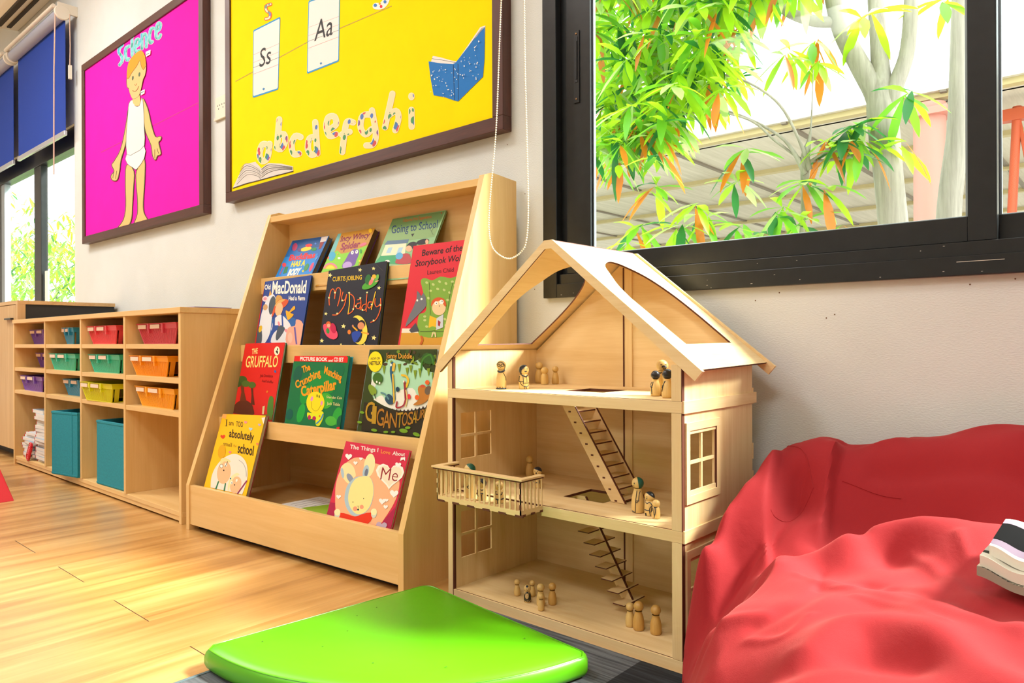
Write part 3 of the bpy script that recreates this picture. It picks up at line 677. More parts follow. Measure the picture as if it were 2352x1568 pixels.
def a_incy(A):
    A.poly([(1420, 510), (2170, 390), (1990, 800), (1230, 960)], '#C08A2C'); A.poly([(1420, 515), (1490, 500), (1350, 880), (1210, 970)], '#6FB7B4')
    A.poly([(1210, 980), (1400, 860), (1480, 930), (1640, 900), (2040, 750), (1830, 1180), (1060, 1320)], '#84CC1E')
    A.text('Incy Wincy', (1460, 680), (2060, 590), (1500, 560), '#7D1238', .03); A.text('Spider', (1460, 850), (1860, 790), (1500, 705), '#8E1440', .035)
    A.poly([(1500, 1210), (1590, 1020), (1660, 900), (1760, 830), (1840, 850), (1850, 930), (1800, 1060), (1740, 1180)], '#6A4A9E', 5); A.ell(1610, 1170, 100, 75, '#B79AD6', -20)
    A.ell(1715, 905, 28, 40, WH, 15); A.ell(1805, 890, 28, 40, WH, 15); A.ell(1720, 900, 8, 12, BK); A.ell(1800, 885, 8, 12, BK)
    A.ell(1290, 980, 70, 100, '#3AA7CC', 25); A.ell(1210, 1010, 22, 28, '#E8662A')
    for r, c in ((150, '#EE6FA0'), (122, '#F5A12A'), (92, '#F7D51C')): A.ell(1260, 1260, r, r*.95, c, 0, 18, 190, 350)
    A.ell(1940, 735, 75, 28, '#F26A86', -22); A.ell(1440, 1020, 30, 22, WH); A.ell(1870, 1080, 22, 20, '#F7D51C'); A.ell(2090, 450, 35, 45, '#E8B81A')
    A.ell(1410, 935, 14, 14, '#E8A31A'); A.ell(1890, 880, 26, 45, '#3E9E30')
def a_going(A):
    A.poly([(240, 150), (815, 70), (700, 350), (140, 430)], '#86A86C'); A.poly([(240, 150), (815, 70), (760, 200), (200, 270)], '#6E955F')
    A.poly([(50, 640), (120, 550), (440, 540), (430, 650)], '#38A566')
    A.text('Usborne First Experiences', (360, 190), (672, 145), (362, 155), '#C2541E', .01); A.text('Going to School', (232, 315), (735, 250), (240, 230), '#22406E', .008)
    A.poly([(120, 560), (175, 430), (400, 405), (380, 540)], '#E8E5BE'); A.poly([(155, 440), (190, 395), (425, 378), (410, 420)], '#5A7690')
    for x in (175, 290): A.poly([(x, 530), (x+25, 470), (x+72, 464), (x+50, 525)], '#A9CDE0')
    A.poly([(450, 320), (485, 315), (462, 350)], BK); A.ell(455, 445, 60, 36, '#1E1C1E', -25); A.ell(425, 480, 34, 34, '#E9B18C'); A.ell(575, 405, 72, 28, '#1E1C1E', -15); A.ell(622, 405, 18, 26, '#E9B18C')
    A.poly([(280, 640), (320, 560), (400, 530), (440, 560), (440, 640)], '#B33A3E', 4); A.ell(320, 560, 42, 36, '#5AA9D6', -30); A.ell(192, 622, 28, 18, WH)
    A.line([(690, 330), (660, 270), (620, 250)], 4, '#5A6A50'); A.line([(670, 290), (700, 240), (720, 200)], 3, '#5A6A50')
    A.ell(780, 92, 6, 8, '#B8402A')
def a_beware(A):
    A.poly([(350, 1350), (830, 1350), (830, 1400), (343, 1400)], '#E8E2CE'); A.poly([(343, 1398), (840, 1398), (830, 1530), (325, 1530)], '#D29A30')
    A.text('Beware of the', (565, 560), (1005, 500), (575, 490), BK, .012); A.text('Storybook Wolves', (492, 675), (1085, 598), (505, 605), BK, .010); A.text('Lauren Child', (625, 762), (912, 730), (627, 716), '#4A1420', .0)
    A.poly([(555, 830), (600, 800), (680, 825), (770, 785), (880, 800), (975, 775), (985, 830), (950, 930), (880, 1060), (880, 1200), (855, 1250), (850, 1425), (545, 1430), (530, 1210), (590, 1180), (615, 1120), (575, 930)], '#7EA83A', 3)
    for x, y in ((620, 850), (690, 870), (760, 840), (830, 860), (900, 840), (930, 880), (660, 940), (740, 920), (810, 930), (870, 960), (640, 1020), (850, 1040), (600, 1260), (620, 1330), (820, 1250), (830, 1320), (700, 1400), (600, 1220)): A.ell(x, y, 17, 13, '#BCCB7A', x % 60)
    A.line([(650, 850), (655, 1100), (660, 1200)], 3, '#3A4A22'); A.line([(905, 850), (870, 1000), (850, 1150)], 3, '#3A4A22'); A.line([(550, 1385), (850, 1385)], 4, '#3A4A22')
    A.poly([(515, 940), (540, 960), (560, 1000), (585, 960), (610, 1010), (620, 1090), (600, 1130), (540, 1190), (490, 1240), (440, 1290), (390, 1335), (395, 1300), (430, 1210), (480, 1110), (510, 1030)], '#6E7076')
    A.ell(518, 1045, 10, 12, WH); A.ell(565, 1030, 12, 12, WH); A.poly([(430, 1370), (500, 1290), (540, 1380), (450, 1395)], '#4A4A50')
    A.ell(755, 1125, 75, 82, '#EDCB9A'); A.poly([(672, 1110), (680, 1050), (740, 1012), (810, 1030), (835, 1090), (820, 1110), (770, 1050), (700, 1075)], '#D0561E', 3)
    A.ell(725, 1075, 20, 20, WH); A.ell(783, 1062, 24, 24, WH); A.ell(728, 1078, 5, 6, BK); A.ell(790, 1055, 5, 6, BK); A.ell(760, 1106, 6, 5, BK)
    A.poly([(655, 1210), (730, 1240), (720, 1370), (642, 1340)], '#E9B81E'); A.poly([(730, 1240), (805, 1195), (800, 1340), (722, 1370)], '#C9CFD4'); A.ell(690, 1350, 38, 22, '#7EA83A'); A.poly([(745, 1260), (775, 1280), (765, 1330), (745, 1320)], '#A02A36')
    for x in (565, 815): A.line([(x, 1440), (x+12, 1480), (x-8, 1520)], 22, '#C0601E')
    A.line([(690, 1400), (680, 1440)], 14, '#EDCB9A'); A.line([(715, 1400), (720, 1440)], 14, '#EDCB9A')
def a_old(A):
    A.poly([(190, 330), (212, 330), (60, 1380), (30, 1380)], '#C22A26')
    A.poly([(330, 980), (600, 900), (870, 1050), (840, 1400), (280, 1400)], '#2C62A8')
    A.text('Old', (205, 478), (305, 470), (208, 395), WH, .025); A.text('MacDonald', (325, 545), (900, 530), (345, 335), WH, .03); A.text('Had a Farm', (610, 655), (885, 655), (614, 585), WH, .03)
    A.poly([(180, 800), (270, 590), (360, 560), (400, 700), (330, 950), (300, 1200), (200, 1390), (90, 1390), (130, 1000)], '#DDE0E4', 4)
    A.poly([(340, 590), (385, 620), (395, 760), (310, 900), (275, 820), (290, 680)], '#4A5560', 4); A.ell(218, 632, 52, 48, '#EBD6D8', -20); A.ell(215, 632, 30, 26, '#E58E9C', -20); A.poly([(275, 590), (300, 480), (325, 560)], '#D9A24A')
    A.ell(218, 775, 40, 52, '#C9A070', 10); A.poly([(70, 1390), (100, 1100), (160, 1180), (150, 1390)], '#4A5560', 3); A.ell(135, 1140, 28, 60, '#E0B42A', 15)
    A.poly([(395, 620), (430, 570), (490, 590), (505, 660), (400, 730)], '#C89A4A', 3); A.poly([(385, 730), (470, 640), (600, 650), (590, 720), (510, 790), (440, 760), (350, 920), (325, 920)], '#D1552A', 3); A.poly([(385, 730), (460, 650), (560, 640), (500, 690), (395, 760)], '#D8A85A', 2)
    A.ell(450, 810, 62, 115, '#EFB98A', 12); A.poly([(380, 960), (470, 900), (560, 960), (650, 1090), (600, 1200), (330, 1200), (360, 1000)], '#E6E2E6', 3); A.poly([(360, 960), (385, 960), (380, 1080), (500, 1080), (490, 890), (515, 900), (530, 1160), (370, 1240), (280, 1390), (340, 1100)], '#2A4E9A')
    A.poly([(565, 830), (620, 850), (660, 800), (710, 750), (725, 800), (690, 830), (640, 870), (700, 900), (610, 990), (580, 940)], '#E8A81E', 3)
    A.poly([(330, 1390), (340, 1250), (440, 1150), (590, 1180), (590, 1400)], '#DDE0E4', 3); A.poly([(440, 1100), (500, 1090), (550, 1150), (430, 1330), (395, 1280)], '#4A5560', 3); A.ell(450, 1055, 18, 42, '#EE8E98', -15); A.ell(572, 1170, 24, 34, '#EE8E98', -30)
    A.poly([(600, 1130), (720, 1090), (745, 980), (860, 1060), (850, 1400), (580, 1400)], '#E9A78E', 3); A.poly([(700, 1110), (730, 1110), (760, 1400), (735, 1400)], '#6A5AA0'); A.ell(640, 1290, 40, 90, '#F0BCA4')
def a_daddy(A):
    Y = '#F5E690'
    A.text('CURTIS JOBLING', (1352, 338), (1845, 305), (1355, 262), '#E8C21E', .015)
    for x, y, r in ((1307, 235, 42), (1815, 145, 38), (2045, 120, 34), (2137, 448, 36), (1240, 885, 32), (1537, 1095, 44), (2050, 1290, 46), (1172, 1340, 40), (1495, 1400, 20), (1890, 1400, 20)): A.star(x, y, r, Y, x % 30)
    O, G = '#F2641E', '#F5C21E'
    def st(p, c=O): A.line(p, 15, c, 4)
    st([(1300, 738), (1296, 620), (1330, 490), (1370, 470), (1395, 540), (1388, 630)]); st([(1395, 560), (1420, 470), (1460, 445), (1492, 500), (1470, 640), (1440, 752)])
    st([(1530, 520), (1510, 600), (1520, 660), (1560, 650), (1590, 565)]); st([(1592, 560), (1560, 720), (1500, 830), (1430, 900), (1355, 905)])
    st([(1636, 530), (1640, 700), (1615, 890)], G); st([(1636, 540), (1710, 600), (1722, 720), (1690, 840), (1615, 892)])
    st([(1780, 650), (1830, 650), (1830, 790), (1820, 815)]); st([(1830, 700), (1770, 720), (1755, 780), (1800, 800), (1830, 750)])
    st([(1935, 560), (1925, 700), (1922, 845)]); st([(1925, 720), (1870, 740), (1850, 800), (1890, 830), (1925, 790)]); st([(2080, 515), (2040, 680), (2010, 810)], G); st([(2030, 690), (1970, 690), (1950, 760), (1980, 790), (2020, 740)])
    st([(2075, 630), (2070, 720), (2105, 770), (2160, 720)], O); st([(2165, 630), (2170, 760), (2140, 880), (2080, 990), (2000, 1030)], O)
    for x, y in ((1295, 615), (1397, 530), (1636, 532), (1520, 662), (1434, 882), (1825, 622), (1750, 758), (1862, 822), (1940, 528), (2018, 730), (2165, 740), (2050, 1000), (1706, 808)): A.star(x, y, 22, '#F7EFA0')
    A.ell(1800, 1160, 145, 250, '#F2D84A', -8, 26); A.ell(1745, 1160, 115, 215, '#1F2030', -8, 26)
    A.ell(1850, 1060, 62, 68, '#2A1C1A'); A.ell(1838, 1090, 58, 62, '#D88E62'); A.poly([(1690, 1200), (1800, 1180), (1840, 1230), (1740, 1370), (1690, 1300)], '#2646A6', 3); A.line([(1770, 1165), (1710, 1110)], 26, '#E8A81E'); A.line([(1850, 1200), (1950, 1220)], 26, '#E8A81E'); A.ell(1700, 1090, 14, 20, '#D88E62'); A.ell(1955, 1225, 18, 20, '#D88E62'); A.ell(1640, 1195, 28, 38, '#E8802A')
    A.poly([(1200, 1080), (1260, 1060), (1360, 1130), (1430, 1180), (1445, 1270), (1380, 1320), (1280, 1280), (1220, 1190)], '#E84A68', 3); A.ell(1370, 1130, 48, 90, '#C01E4A', -15); A.ell(1290, 1065, 42, 52, '#D2601E'); A.ell(1292, 1085, 28, 32, '#E9A98A'); A.ell(1280, 1175, 28, 48, '#2E8A3A', -10)
    A.ell(1990, 390, 150, 62, '#4FA42E', -28); A.ell(1960, 310, 52, 88, '#2A6E34', 10); A.ell(2110, 280, 28, 60, '#6FB548', 20); A.ell(2010, 350, 30, 60, '#EE7A72', 30); A.ell(2040, 290, 30, 34, '#E9A98A'); A.ell(2062, 258, 34, 36, '#E8B82A'); A.line([(2080, 350), (2130, 330)], 14, '#E9A98A')
    A.line([(1750, 90), (1900, 290)], 2.5, '#5A5A60'); A.line([(2100, 60), (2210, 160)], 2.5, '#6A5A50')
def a_gruff(A):
    A.text('THE', (345, 238), (440, 222), (350, 150), '#F3E08A', .02); A.text('GRUFFALO', (238, 450), (760, 445), (262, 265), '#F5E27E', .012)
    A.ell(757, 183, 46, 74, '#F2ECC8', 5); A.poly([(765, 130), (780, 150), (760, 185), (780, 190), (765, 240), (750, 215), (735, 190), (755, 175)], BK)
    A.text('Julia Donaldson', (478, 610), (690, 618), (482, 560), '#6E0F0E', .0); A.text('Axel Scheffler', (510, 692), (700, 716), (512, 648), '#6E0F0E', .0)
    # plain woodland shapes where the printed creature is left out
    A.poly([(40, 1200), (60, 1080), (130, 1010), (240, 990), (330, 1040), (370, 1120), (360, 1240), (40, 1200)], '#5E2A16', 3)
    A.poly([(150, 1000), (175, 860), (160, 720), (210, 700), (225, 860), (260, 1010)], '#6A3218'); A.ell(180, 660, 90, 70, '#3F5A22', -5); A.ell(250, 720, 70, 52, '#4E6A28'); A.ell(120, 730, 55, 45, '#35501E')
    A.poly([(330, 1060), (342, 900), (330, 780), (365, 770), (372, 900), (395, 1070)], '#5E2A16'); A.ell(350, 740, 62, 52, '#4E6A28')
    A.poly([(610, 1240), (600, 1100), (640, 930), (700, 950), (700, 1100), (690, 1300)], '#4E7A2A', 3); A.poly([(515, 1220), (525, 1090), (560, 1080), (545, 1220)], '#D9C98A'); A.ell(730, 520, 16, 24, '#2E6AB0', -20); A.ell(600, 850, 14, 20, '#D97A1E', 30)
    A.poly([(470, 1245), (620, 1215), (690, 1290), (690, 1320), (470, 1270)], '#6A6A2A')
def a_crunch(A):
    for x, y, rx, ry, c in ((1150, 1200, 60, 160, '#1FA03C'), (1500, 700, 240, 200, '#158A3A'), (1550, 1000, 120, 130, '#3FA82E'), (1100, 560, 70, 140, '#0C5A44'), (1760, 500, 100, 120, '#0C6A40'), (1740, 1250, 70, 150, '#2AA038'), (960, 1220, 60, 90, '#0A5A4A'), (1640, 1330, 90, 80, '#4CAF3A'), (1220, 900, 80, 160, '#17933A'), (1800, 1330, 60, 100, '#0E5A3E')): A.ell(x, y, rx, ry, c, 15)
    A.poly([(1050, 258), (1900, 262), (1922, 290), (1912, 375), (1036, 352)], '#E0201A'); A.text('PICTURE BOOK', (1136, 338), (1585, 350), (1140, 278), WH, .03); A.text('and', (1600, 358), (1670, 360), (1602, 318), WH, .02); A.text('CD SET', (1690, 354), (1848, 358), (1693, 288), WH, .03)
    O = '#F59A14'
    A.text('The', (1180, 545), (1310, 490), (1160, 440), O, .03); A.text('Crunching', (1075, 800), (1480, 585), (1050, 680), O, .03); A.text('Munching', (1530, 545), (1810, 680), (1545, 425), O, .03); A.text('Caterpillar', (1160, 925), (1740, 805), (1145, 760), O, .035)
    A.poly([(1260, 1190), (1330, 1200), (1500, 1170), (1520, 1260), (1460, 1400), (1400, 1400), (1380, 1290), (1300, 1300), (1258, 1260)], '#D9E01E', 3); A.ell(1390, 1030, 148, 182, '#F2D81A', 0, 28)
    A.ell(1332, 965, 22, 40, '#D88AC0', 15); A.ell(1492, 1038, 17, 38, '#D88AC0', 10); A.ell(1418, 918, 9, 26, '#2A4A1A'); A.ell(1452, 930, 9, 26, '#2A4A1A'); A.line([(1325, 1010), (1330, 1110), (1380, 1165), (1430, 1150), (1480, 1070)], 5, '#7A6A10', 4)
    A.ell(1292, 1270, 24, 38, '#B01E5A'); A.ell(1370, 1285, 30, 34, '#B01E5A'); A.line([(1515, 1220), (1480, 1300), (1410, 1370)], 20, '#2A86C0', 3); A.ell(1458, 1248, 12, 15, '#E0601E')
    A.text('Sheridan Cain', (1572, 955), (1825, 975), (1575, 915), '#F2E6A0', .0); A.text('Jack Tickle', (1580, 1062), (1790, 1085), (1584, 1015), '#F2E6A0', .0); A.ell(1775, 1445, 40, 20, '#E0201A')
def a_gig(A):
    A.poly([(310, 620), (330, 440), (480, 330), (620, 240), (720, 260), (960, 300), (1100, 260), (1190, 420), (1390, 500), (1350, 700), (1290, 860), (1260, 990), (1100, 1050), (800, 1090), (560, 1020), (380, 930), (320, 820)], '#A9D9B4', 3)
    A.poly([(350, 900), (480, 840), (560, 930), (720, 780), (980, 720), (1080, 860), (1290, 840), (1270, 1000), (1100, 1060), (820, 1095), (560, 1030), (380, 930)], '#E6E6D8', 3)
    A.ell(345, 640, 40, 100, '#E6E6D8', 10)
    rg = random.Random(2)
    for k in range(46): x = rg.choice([rg.uniform(300, 1400), rg.uniform(700, 1400)]); A.ell(x, rg.uniform(120, 330), rg.uniform(18, 55), rg.uniform(14, 30), rg.choice(['#3E5A1A', '#6A8A1E', '#26380E', '#8AA02A', '#4A3A1E']), rg.uniform(0, 180))
    for x, y, l in ((520, 430, 70), (770, 400, 70), (900, 460, 60), (1030, 500, 90), (1110, 470, 90), (1250, 470, 60), (1330, 540, 60), (960, 420, 60)): A.poly([(x-28, y-70), (x+28, y-75), (x+12, y+l*.3), (x, y+l)], '#7A951E')
    A.ell(1250, 240, 110, 90, '#2E5A1A', 20); A.line([(1130, 420), (1160, 250), (1280, 180), (1330, 330)], 26, '#3E7A22', 4)
    for k in range(14): x = 420+k*62; y = 1010+90*math.sin((k+1)/15*3.14); A.poly([(x-34, y+30), (x, y-35), (x+34, y+30)], '#3A1E14')
    A.poly([(200, 950), (480, 1010), (640, 1080), (900, 1110), (1260, 1030), (1240, 1400), (1100, 1520), (150, 1420)], '#2A2412'); 
    A.ell(382, 290, 116, 168, '#F7DC10', 3, 28); A.text('NOW ON', (308, 262), (455, 252), (310, 222), BK, .02); A.text('NETFLIX', (286, 345), (470, 338), (290, 285), BK, .03)
    A.text('Jonny Duddle', (560, 235), (985, 240), (556, 150), '#E2A030', .012)
    A.line([(660, 310), (640, 450), (670, 640), (690, 900)], 40, '#2A5A78', 4); A.line([(690, 330), (675, 430)], 44, '#D9B23A', 2); A.line([(668, 500), (690, 900), (670, 950)], 26, '#D9B23A', 3); A.poly([(540, 900), (590, 820), (660, 860), (670, 980), (590, 980)], '#2A4A60', 3); A.line([(480, 800), (540, 820), (600, 900)], 26, '#5A8A90', 3); A.ell(748, 742, 30, 42, '#1E3E52'); A.ell(640, 345, 14, 22, WH)
    A.line([(820, 510), (890, 530), (920, 600), (890, 700)], 34, '#E0B82A', 4); A.line([(860, 620), (870, 740), (880, 900)], 34, '#8E2A2E', 4); A.line([(880, 900), (840, 1010), (730, 1040), (740, 950)], 26, '#9E3038', 4); A.ell(935, 862, 28, 42, '#D8343E'); A.line([(885, 760), (905, 900), (880, 1020)], 18, '#D9C07A', 3); A.ell(850, 615, 12, 18, WH)
    A.poly([(1080, 740), (1120, 680), (1220, 700), (1300, 760), (1250, 900), (1150, 980), (1000, 1000), (1100, 900)], '#B8762A', 3); A.ell(1250, 760, 55, 75, '#6A5A48', 20); A.ell(1235, 630, 36, 38, '#E2601E'); A.ell(1068, 875, 36, 42, '#E2601E'); A.ell(1160, 690, 40, 24, '#C8502A')
    A.ell(425, 565, 82, 95, '#3E6A1E'); A.poly([(270, 720), (300, 660), (400, 740), (390, 820), (320, 830)], '#7E9A2A', 3); A.ell(410, 622, 14, 18, WH); A.ell(455, 640, 14, 18, WH); A.line([(370, 820), (390, 890)], 14, '#3A4A2A')
    GG = '#B08A1E'
    n = 'GIGANTOSAURUS'; pos = [(215, 1260, 150, 940, 330), (325, 1300, 70, 1010, 300), (400, 1330, 120, 1050, 290), (510, 1370, 110, 1090, 285), (612, 1380, 120, 1130, 255), (735, 1375, 90, 1130, 245), (818, 1345, 92, 1125, 220), (912, 1325, 82, 1115, 210), (985, 1305, 75, 1100, 205), (1050, 1260, 70, 1090, 170), (1130, 1220, 60, 1075, 145), (1185, 1195, 50, 1060, 135), (1232, 1160, 45, 1020, 140)]
    for ch, (x, y, w, yt, hh) in zip(n, pos): A.text(ch, (x, y), (x+w, y+ (10 if x < 600 else -14)), (x+18, yt), GG if x % 2 else '#A8701E', .005)
    for x, y, r in ((370, 1410, 50), (850, 1420, 70), (1060, 1480, 60), (560, 1440, 40), (920, 1370, 45), (680, 1440, 36), (130, 1280, 40), (170, 1120, 40)): A.ell(x, y, r, r*.5, '#6E9A1E', x % 40)
def a_small(A):
    A.poly([(330, 105), (425, 115), (400, 215), (310, 200)], '#E9A95A'); A.poly([(960, 200), (1040, 190), (1045, 240), (990, 300)], '#E6DFD6')
    K = '#3A2A10'
    A.text('I', (402, 325), (414, 327), (408, 228), K, .0); A.line([(392, 326), (418, 329)], 7, K); A.line([(400, 228), (426, 231)], 7, K); A.text('am', (450, 312), (522, 322), (452, 262), '#6A5010', .01); A.text('TOO', (560, 332), (668, 345), (566, 250), '#5A4410', .012)
    A.text('absolutely', (450, 497), (835, 560), (462, 372), K, .02); A.text('small', (360, 632), (492, 655), (366, 570), '#8A6A12', .01); A.text('for', (520, 655), (572, 662), (522, 612), '#B8901A', .0); A.text('school', (585, 742), (830, 790), (600, 590), K, .02)
    A.heart(355, 495, 38, '#D8401E', -5); A.heart(712, 270, 26, '#EE8E98', 15); A.heart(468, 738, 24, '#E87A8A'); A.heart(930, 310, 24, '#B9A6C8', 10); A.heart(792, 375, 30, '#A9C9D8', 10); A.heart(900, 610, 24, '#E87A5A', 10)
    A.ell(340, 730, 60, 110, '#DBA410', 8)
    A.poly(curve_pts([(165, 1290), (180, 1120), (250, 960), (370, 830), (520, 765), (640, 800), (720, 900), (745, 1040), (730, 1200), (660, 1400)], 4), '#E6E0D0')
    A.ell(375, 1055, 108, 180, '#EDB98A', 8, 24); A.poly([(330, 840), (420, 835), (480, 880), (450, 900), (380, 880), (320, 940)], '#EBD696', 3); A.ell(335, 955, 27, 30, WH); A.line([(335-27, 955), (335, 925), (362, 955), (335, 985)], 5, BK, 4, closed=True); A.ell(405, 935, 20, 30, WH, 15); A.line([(395, 965), (425, 905), (430, 880)], 8, BK); A.ell(372, 1022, 11, 13, BK)
    A.ell(560, 1250, 85, 135, '#EDB98A', 15); A.poly([(440, 1240), (490, 1120), (570, 1065), (620, 1090), (540, 1130), (490, 1220), (440, 1350)], '#EFE0A6', 3); A.ell(497, 1215, 20, 24, WH); A.ell(500, 1220, 7, 8, BK); A.ell(575, 1180, 14, 24, WH, 20); A.ell(543, 1250, 10, 9, BK)
    A.line([(290, 1200), (250, 1310)], 20, '#2A7A4E'); A.line([(400, 1230), (380, 1335)], 20, '#2A7A4E'); A.line([(730, 1190), (590, 1385)], 20, '#8A2A5A'); A.ell(480, 1150, 12, 14, '#2A7A8A')
    A.line([(610, 860), (680, 920), (720, 1020), (725, 1120)], 5, '#8A8A8A', 4)
def a_me(A):
    A.poly([(700, 1190), (770, 1000), (850, 1010), (830, 1220)], '#A82048'); A.poly([(1560, 1290), (1760, 1060), (1820, 900), (1800, 1200), (1680, 1425)], '#A82048')
    A.poly(curve_pts([(850, 900), (870, 680), (960, 470), (1100, 350), (1240, 330), (1380, 400), (1500, 430), (1640, 480), (1790, 620), (1810, 780), (1740, 1000), (1600, 1230), (1500, 1340), (1300, 1330), (1000, 1300), (870, 1160)], 4, True), '#EDB184')
    A.text('The Things I', (1070, 195), (1492, 248), (1078, 135), WH, .012); A.text('Love', (1535, 262), (1675, 285), (1542, 205), '#F2913A', .012); A.text('About', (1710, 290), (1895, 312), (1718, 232), WH, .012)
    A.poly(curve_pts([(1120, 640), (1050, 720), (960, 620), (930, 500), (990, 420), (1060, 410), (1130, 480), (1160, 600)], 4, True), '#E8DCA0'); A.ell(1075, 640, 40, 80, '#8A94A8', -30); A.ell(960, 560, 22, 80, '#A6BFCB', -8)
    A.ell(1365, 445, 82, 175, '#EBE0A6', 8, 24); A.ell(1310, 540, 45, 100, '#A6BFCB', 12); A.ell(1318, 555, 25, 60, '#6A7488', 10)
    A.poly(curve_pts([(1180, 620), (1350, 610), (1420, 720), (1425, 900), (1370, 1080), (1250, 1190), (1130, 1205), (1040, 1120), (990, 960), (1020, 780), (1090, 680)], 4, True), '#A9C2CC')
    A.poly(curve_pts([(1200, 625), (1350, 612), (1415, 720), (1420, 900), (1360, 1080), (1260, 1170), (1160, 1170), (1080, 1080), (1045, 940), (1075, 780), (1130, 680)], 4, True), '#EFE092')
    A.ell(1152, 1098, 34, 36, '#E99A76'); A.ell(1250, 1072, 30, 32, '#E99A76'); A.ell(1118, 998, 6, 8, BK); A.ell(1278, 945, 6, 8, BK); A.line([(1180, 1055), (1197, 1065), (1212, 1052)], 4, BK); A.line([(1197, 1065), (1199, 1100)], 4, BK); A.ell(1196, 1112, 16, 12, '#2A4A4A')
    A.poly([(890, 1235), (930, 1160), (1040, 1180), (1150, 1215), (1250, 1180), (1390, 1155), (1410, 1230), (1320, 1335), (1080, 1285)], '#DE3414', 2)
    for x, y in ((885, 1150), (1435, 1145)): A.ell(x, y+30, 42, 62, '#C9D0C0', 10); A.ell(x, y, 46, 50, '#EDE6B0')
    A.heart(1675, 590, 215, '#F2EDDE', 4); A.heart(1675, 590, 180, '#EFDCC0', 4); A.text('Me', (1528, 660), (1782, 690), (1560, 478), '#8E1626', -.008)
    for x, y, r in ((1055, 315, 52), (1158, 412, 32), (1240, 350, 28), (905, 918, 36), (1738, 870, 65), (1560, 985, 52), (1625, 970, 28), (1612, 1070, 34), (1800, 440, 46)): A.heart(x, y, r, '#F2EDE6', 5)
    A.heart(1550, 1360, 82, '#B9A2B8', 5); A.poly([(1840, 330), (1905, 325), (1905, 385), (1880, 360), (1830, 380)], '#F2EDE6')
picture_book('body', 'blue picture book in the top tier, leftmost, titled in red, yellow and white', cA, [(672, 553), (757, 541), (715, 630), (632, 637)], 0, .020, '#1768B4', a_body, '#7E7A68')
picture_book('incy', 'small ochre and green spider picture book in the middle of the top tier', cA, [(777, 536), (860, 524), (827, 610), (738, 625)], 0, .026, '#C08A2C', a_incy, '#5E4A30', '#5A2A6A')
picture_book('going', 'pale green school picture book, rightmost in the top tier', cB, [(901, 501), (1021, 485), (980, 608), (862, 606)], 0, .007, '#8FBC86', a_going, '#D9D9A6')
picture_book('beware', 'tall red picture book with green armchair at right end of the second tier', cB, [(945, 568), (1078, 546), (1030, 790), (919, 791)], 1, .007, '#D82B38', a_beware)
picture_book('old', 'blue farm picture book with red spine, leftmost in the second tier', cC, [(607, 644), (713, 635), (692, 792), (587, 791)], 1, .007, '#2A448E', a_old, '#4E6A3A')
picture_book('daddy', 'dark night-sky picture book with orange title in middle of second tier', cC, [(752, 618), (884, 604), (872, 790), (737, 791)], 1, .012, '#23242F', a_daddy, '#5E6A44')
picture_book('gruff', 'red picture book with cream title at left end of the third tier', cD, [(563, 788), (652, 787), (627, 965), (537, 948)], 2, .010, '#D6231C', a_gruff, '#D8D6C8', '#1F6A34')
picture_book('crunch', 'green caterpillar picture book with red top band in the third tier', cD, [(678, 817), (800, 818), (784, 985), (653, 967)], 2, .016, '#12703F', a_crunch, '#2A8C92', '#2A96A0')
picture_book('giganto', 'dark jungle picture book with yellow round sticker at right of third tier', cE, [(845, 804), (1008, 800), (972, 1004), (824, 988)], 2, .008, '#33400F', a_gig, '#D8D8C8', '#A9C2C2')
picture_book('small', 'yellow picture book with white circle, leftmost in the bottom tier', cF, [(508, 946), (608, 958), (566, 1140), (474, 1116)], 3, .016, '#F2BE12', a_small, '#B9A98C', '#8E2A2E')
picture_book('me', 'crimson picture book with a cream rabbit at right of the bottom tier', cG, [(797, 1013), (941, 1034), (897, 1217), (748, 1183)], 3, .010, '#CE2C48', a_me, '#C9D2B6')
# open book lying on the bottom board
ob = thing('open_book', 'open book with white and green pages lying flat on the rack bottom board', 'book', PZ(700, 1165, .12))
def flat(q, z0, z1, c, nm, lines=0):
    P = [PZ(x, y, z1) for x, y in q]; m = MB(); m.prism([tuple(p) for p in P], (0, 0, z0-z1), c)
    for k in range(lines):
        f = (k+1)/(lines+1.5); a = P[0].lerp(P[3], f); b_ = P[1].lerp(P[2], f); a = a.lerp(b_, .12); b_ = b_.lerp(a, .18)
        dv = (P[3]-P[0])*.018; m.add([a+Vector((0, 0, .0004)), b_+Vector((0, 0, .0004)), b_+dv+Vector((0, 0, .0004)), a+dv+Vector((0, 0, .0004))], [(0, 1, 2, 3)], plain('text_line', '#8A8A90', .8))
    at_origin(m, ob.location).build(nm, ob)
flat([(647, 1157), (735, 1140), (790, 1152), (700, 1175)], .1195, .126, plain('page_white', '#E9E6DE', .8), 'left_page', 4)
flat([(692, 1166), (755, 1158), (830, 1166), (770, 1190)], .1195, .127, plain('green_page', '#93B52A', .7), 'right_page')
# ================================================================ doll house
HX0, HX1, HY0, HY1 = -1.494, -.762, 1.42, 1.79; HC = (HX0+HX1)/2
Z0, Z1, Z2, ZE = .028, .308, .589, .664
dh = thing('doll_house', 'open-fronted plywood doll house with three floors, steep roof and balcony', 'doll house', (HC, 1.6, 0))
px_, py_, pz_ = ply('x'), ply('y'), ply('z')
def hpart(mb, name, par=None, bevel=.0004):
    o = at_origin(mb, dh.location).build(name, dh, bevel)
    if par: o.parent = par
    return o
TH = .005; XL, XR = HX0+.022, HX1-.001
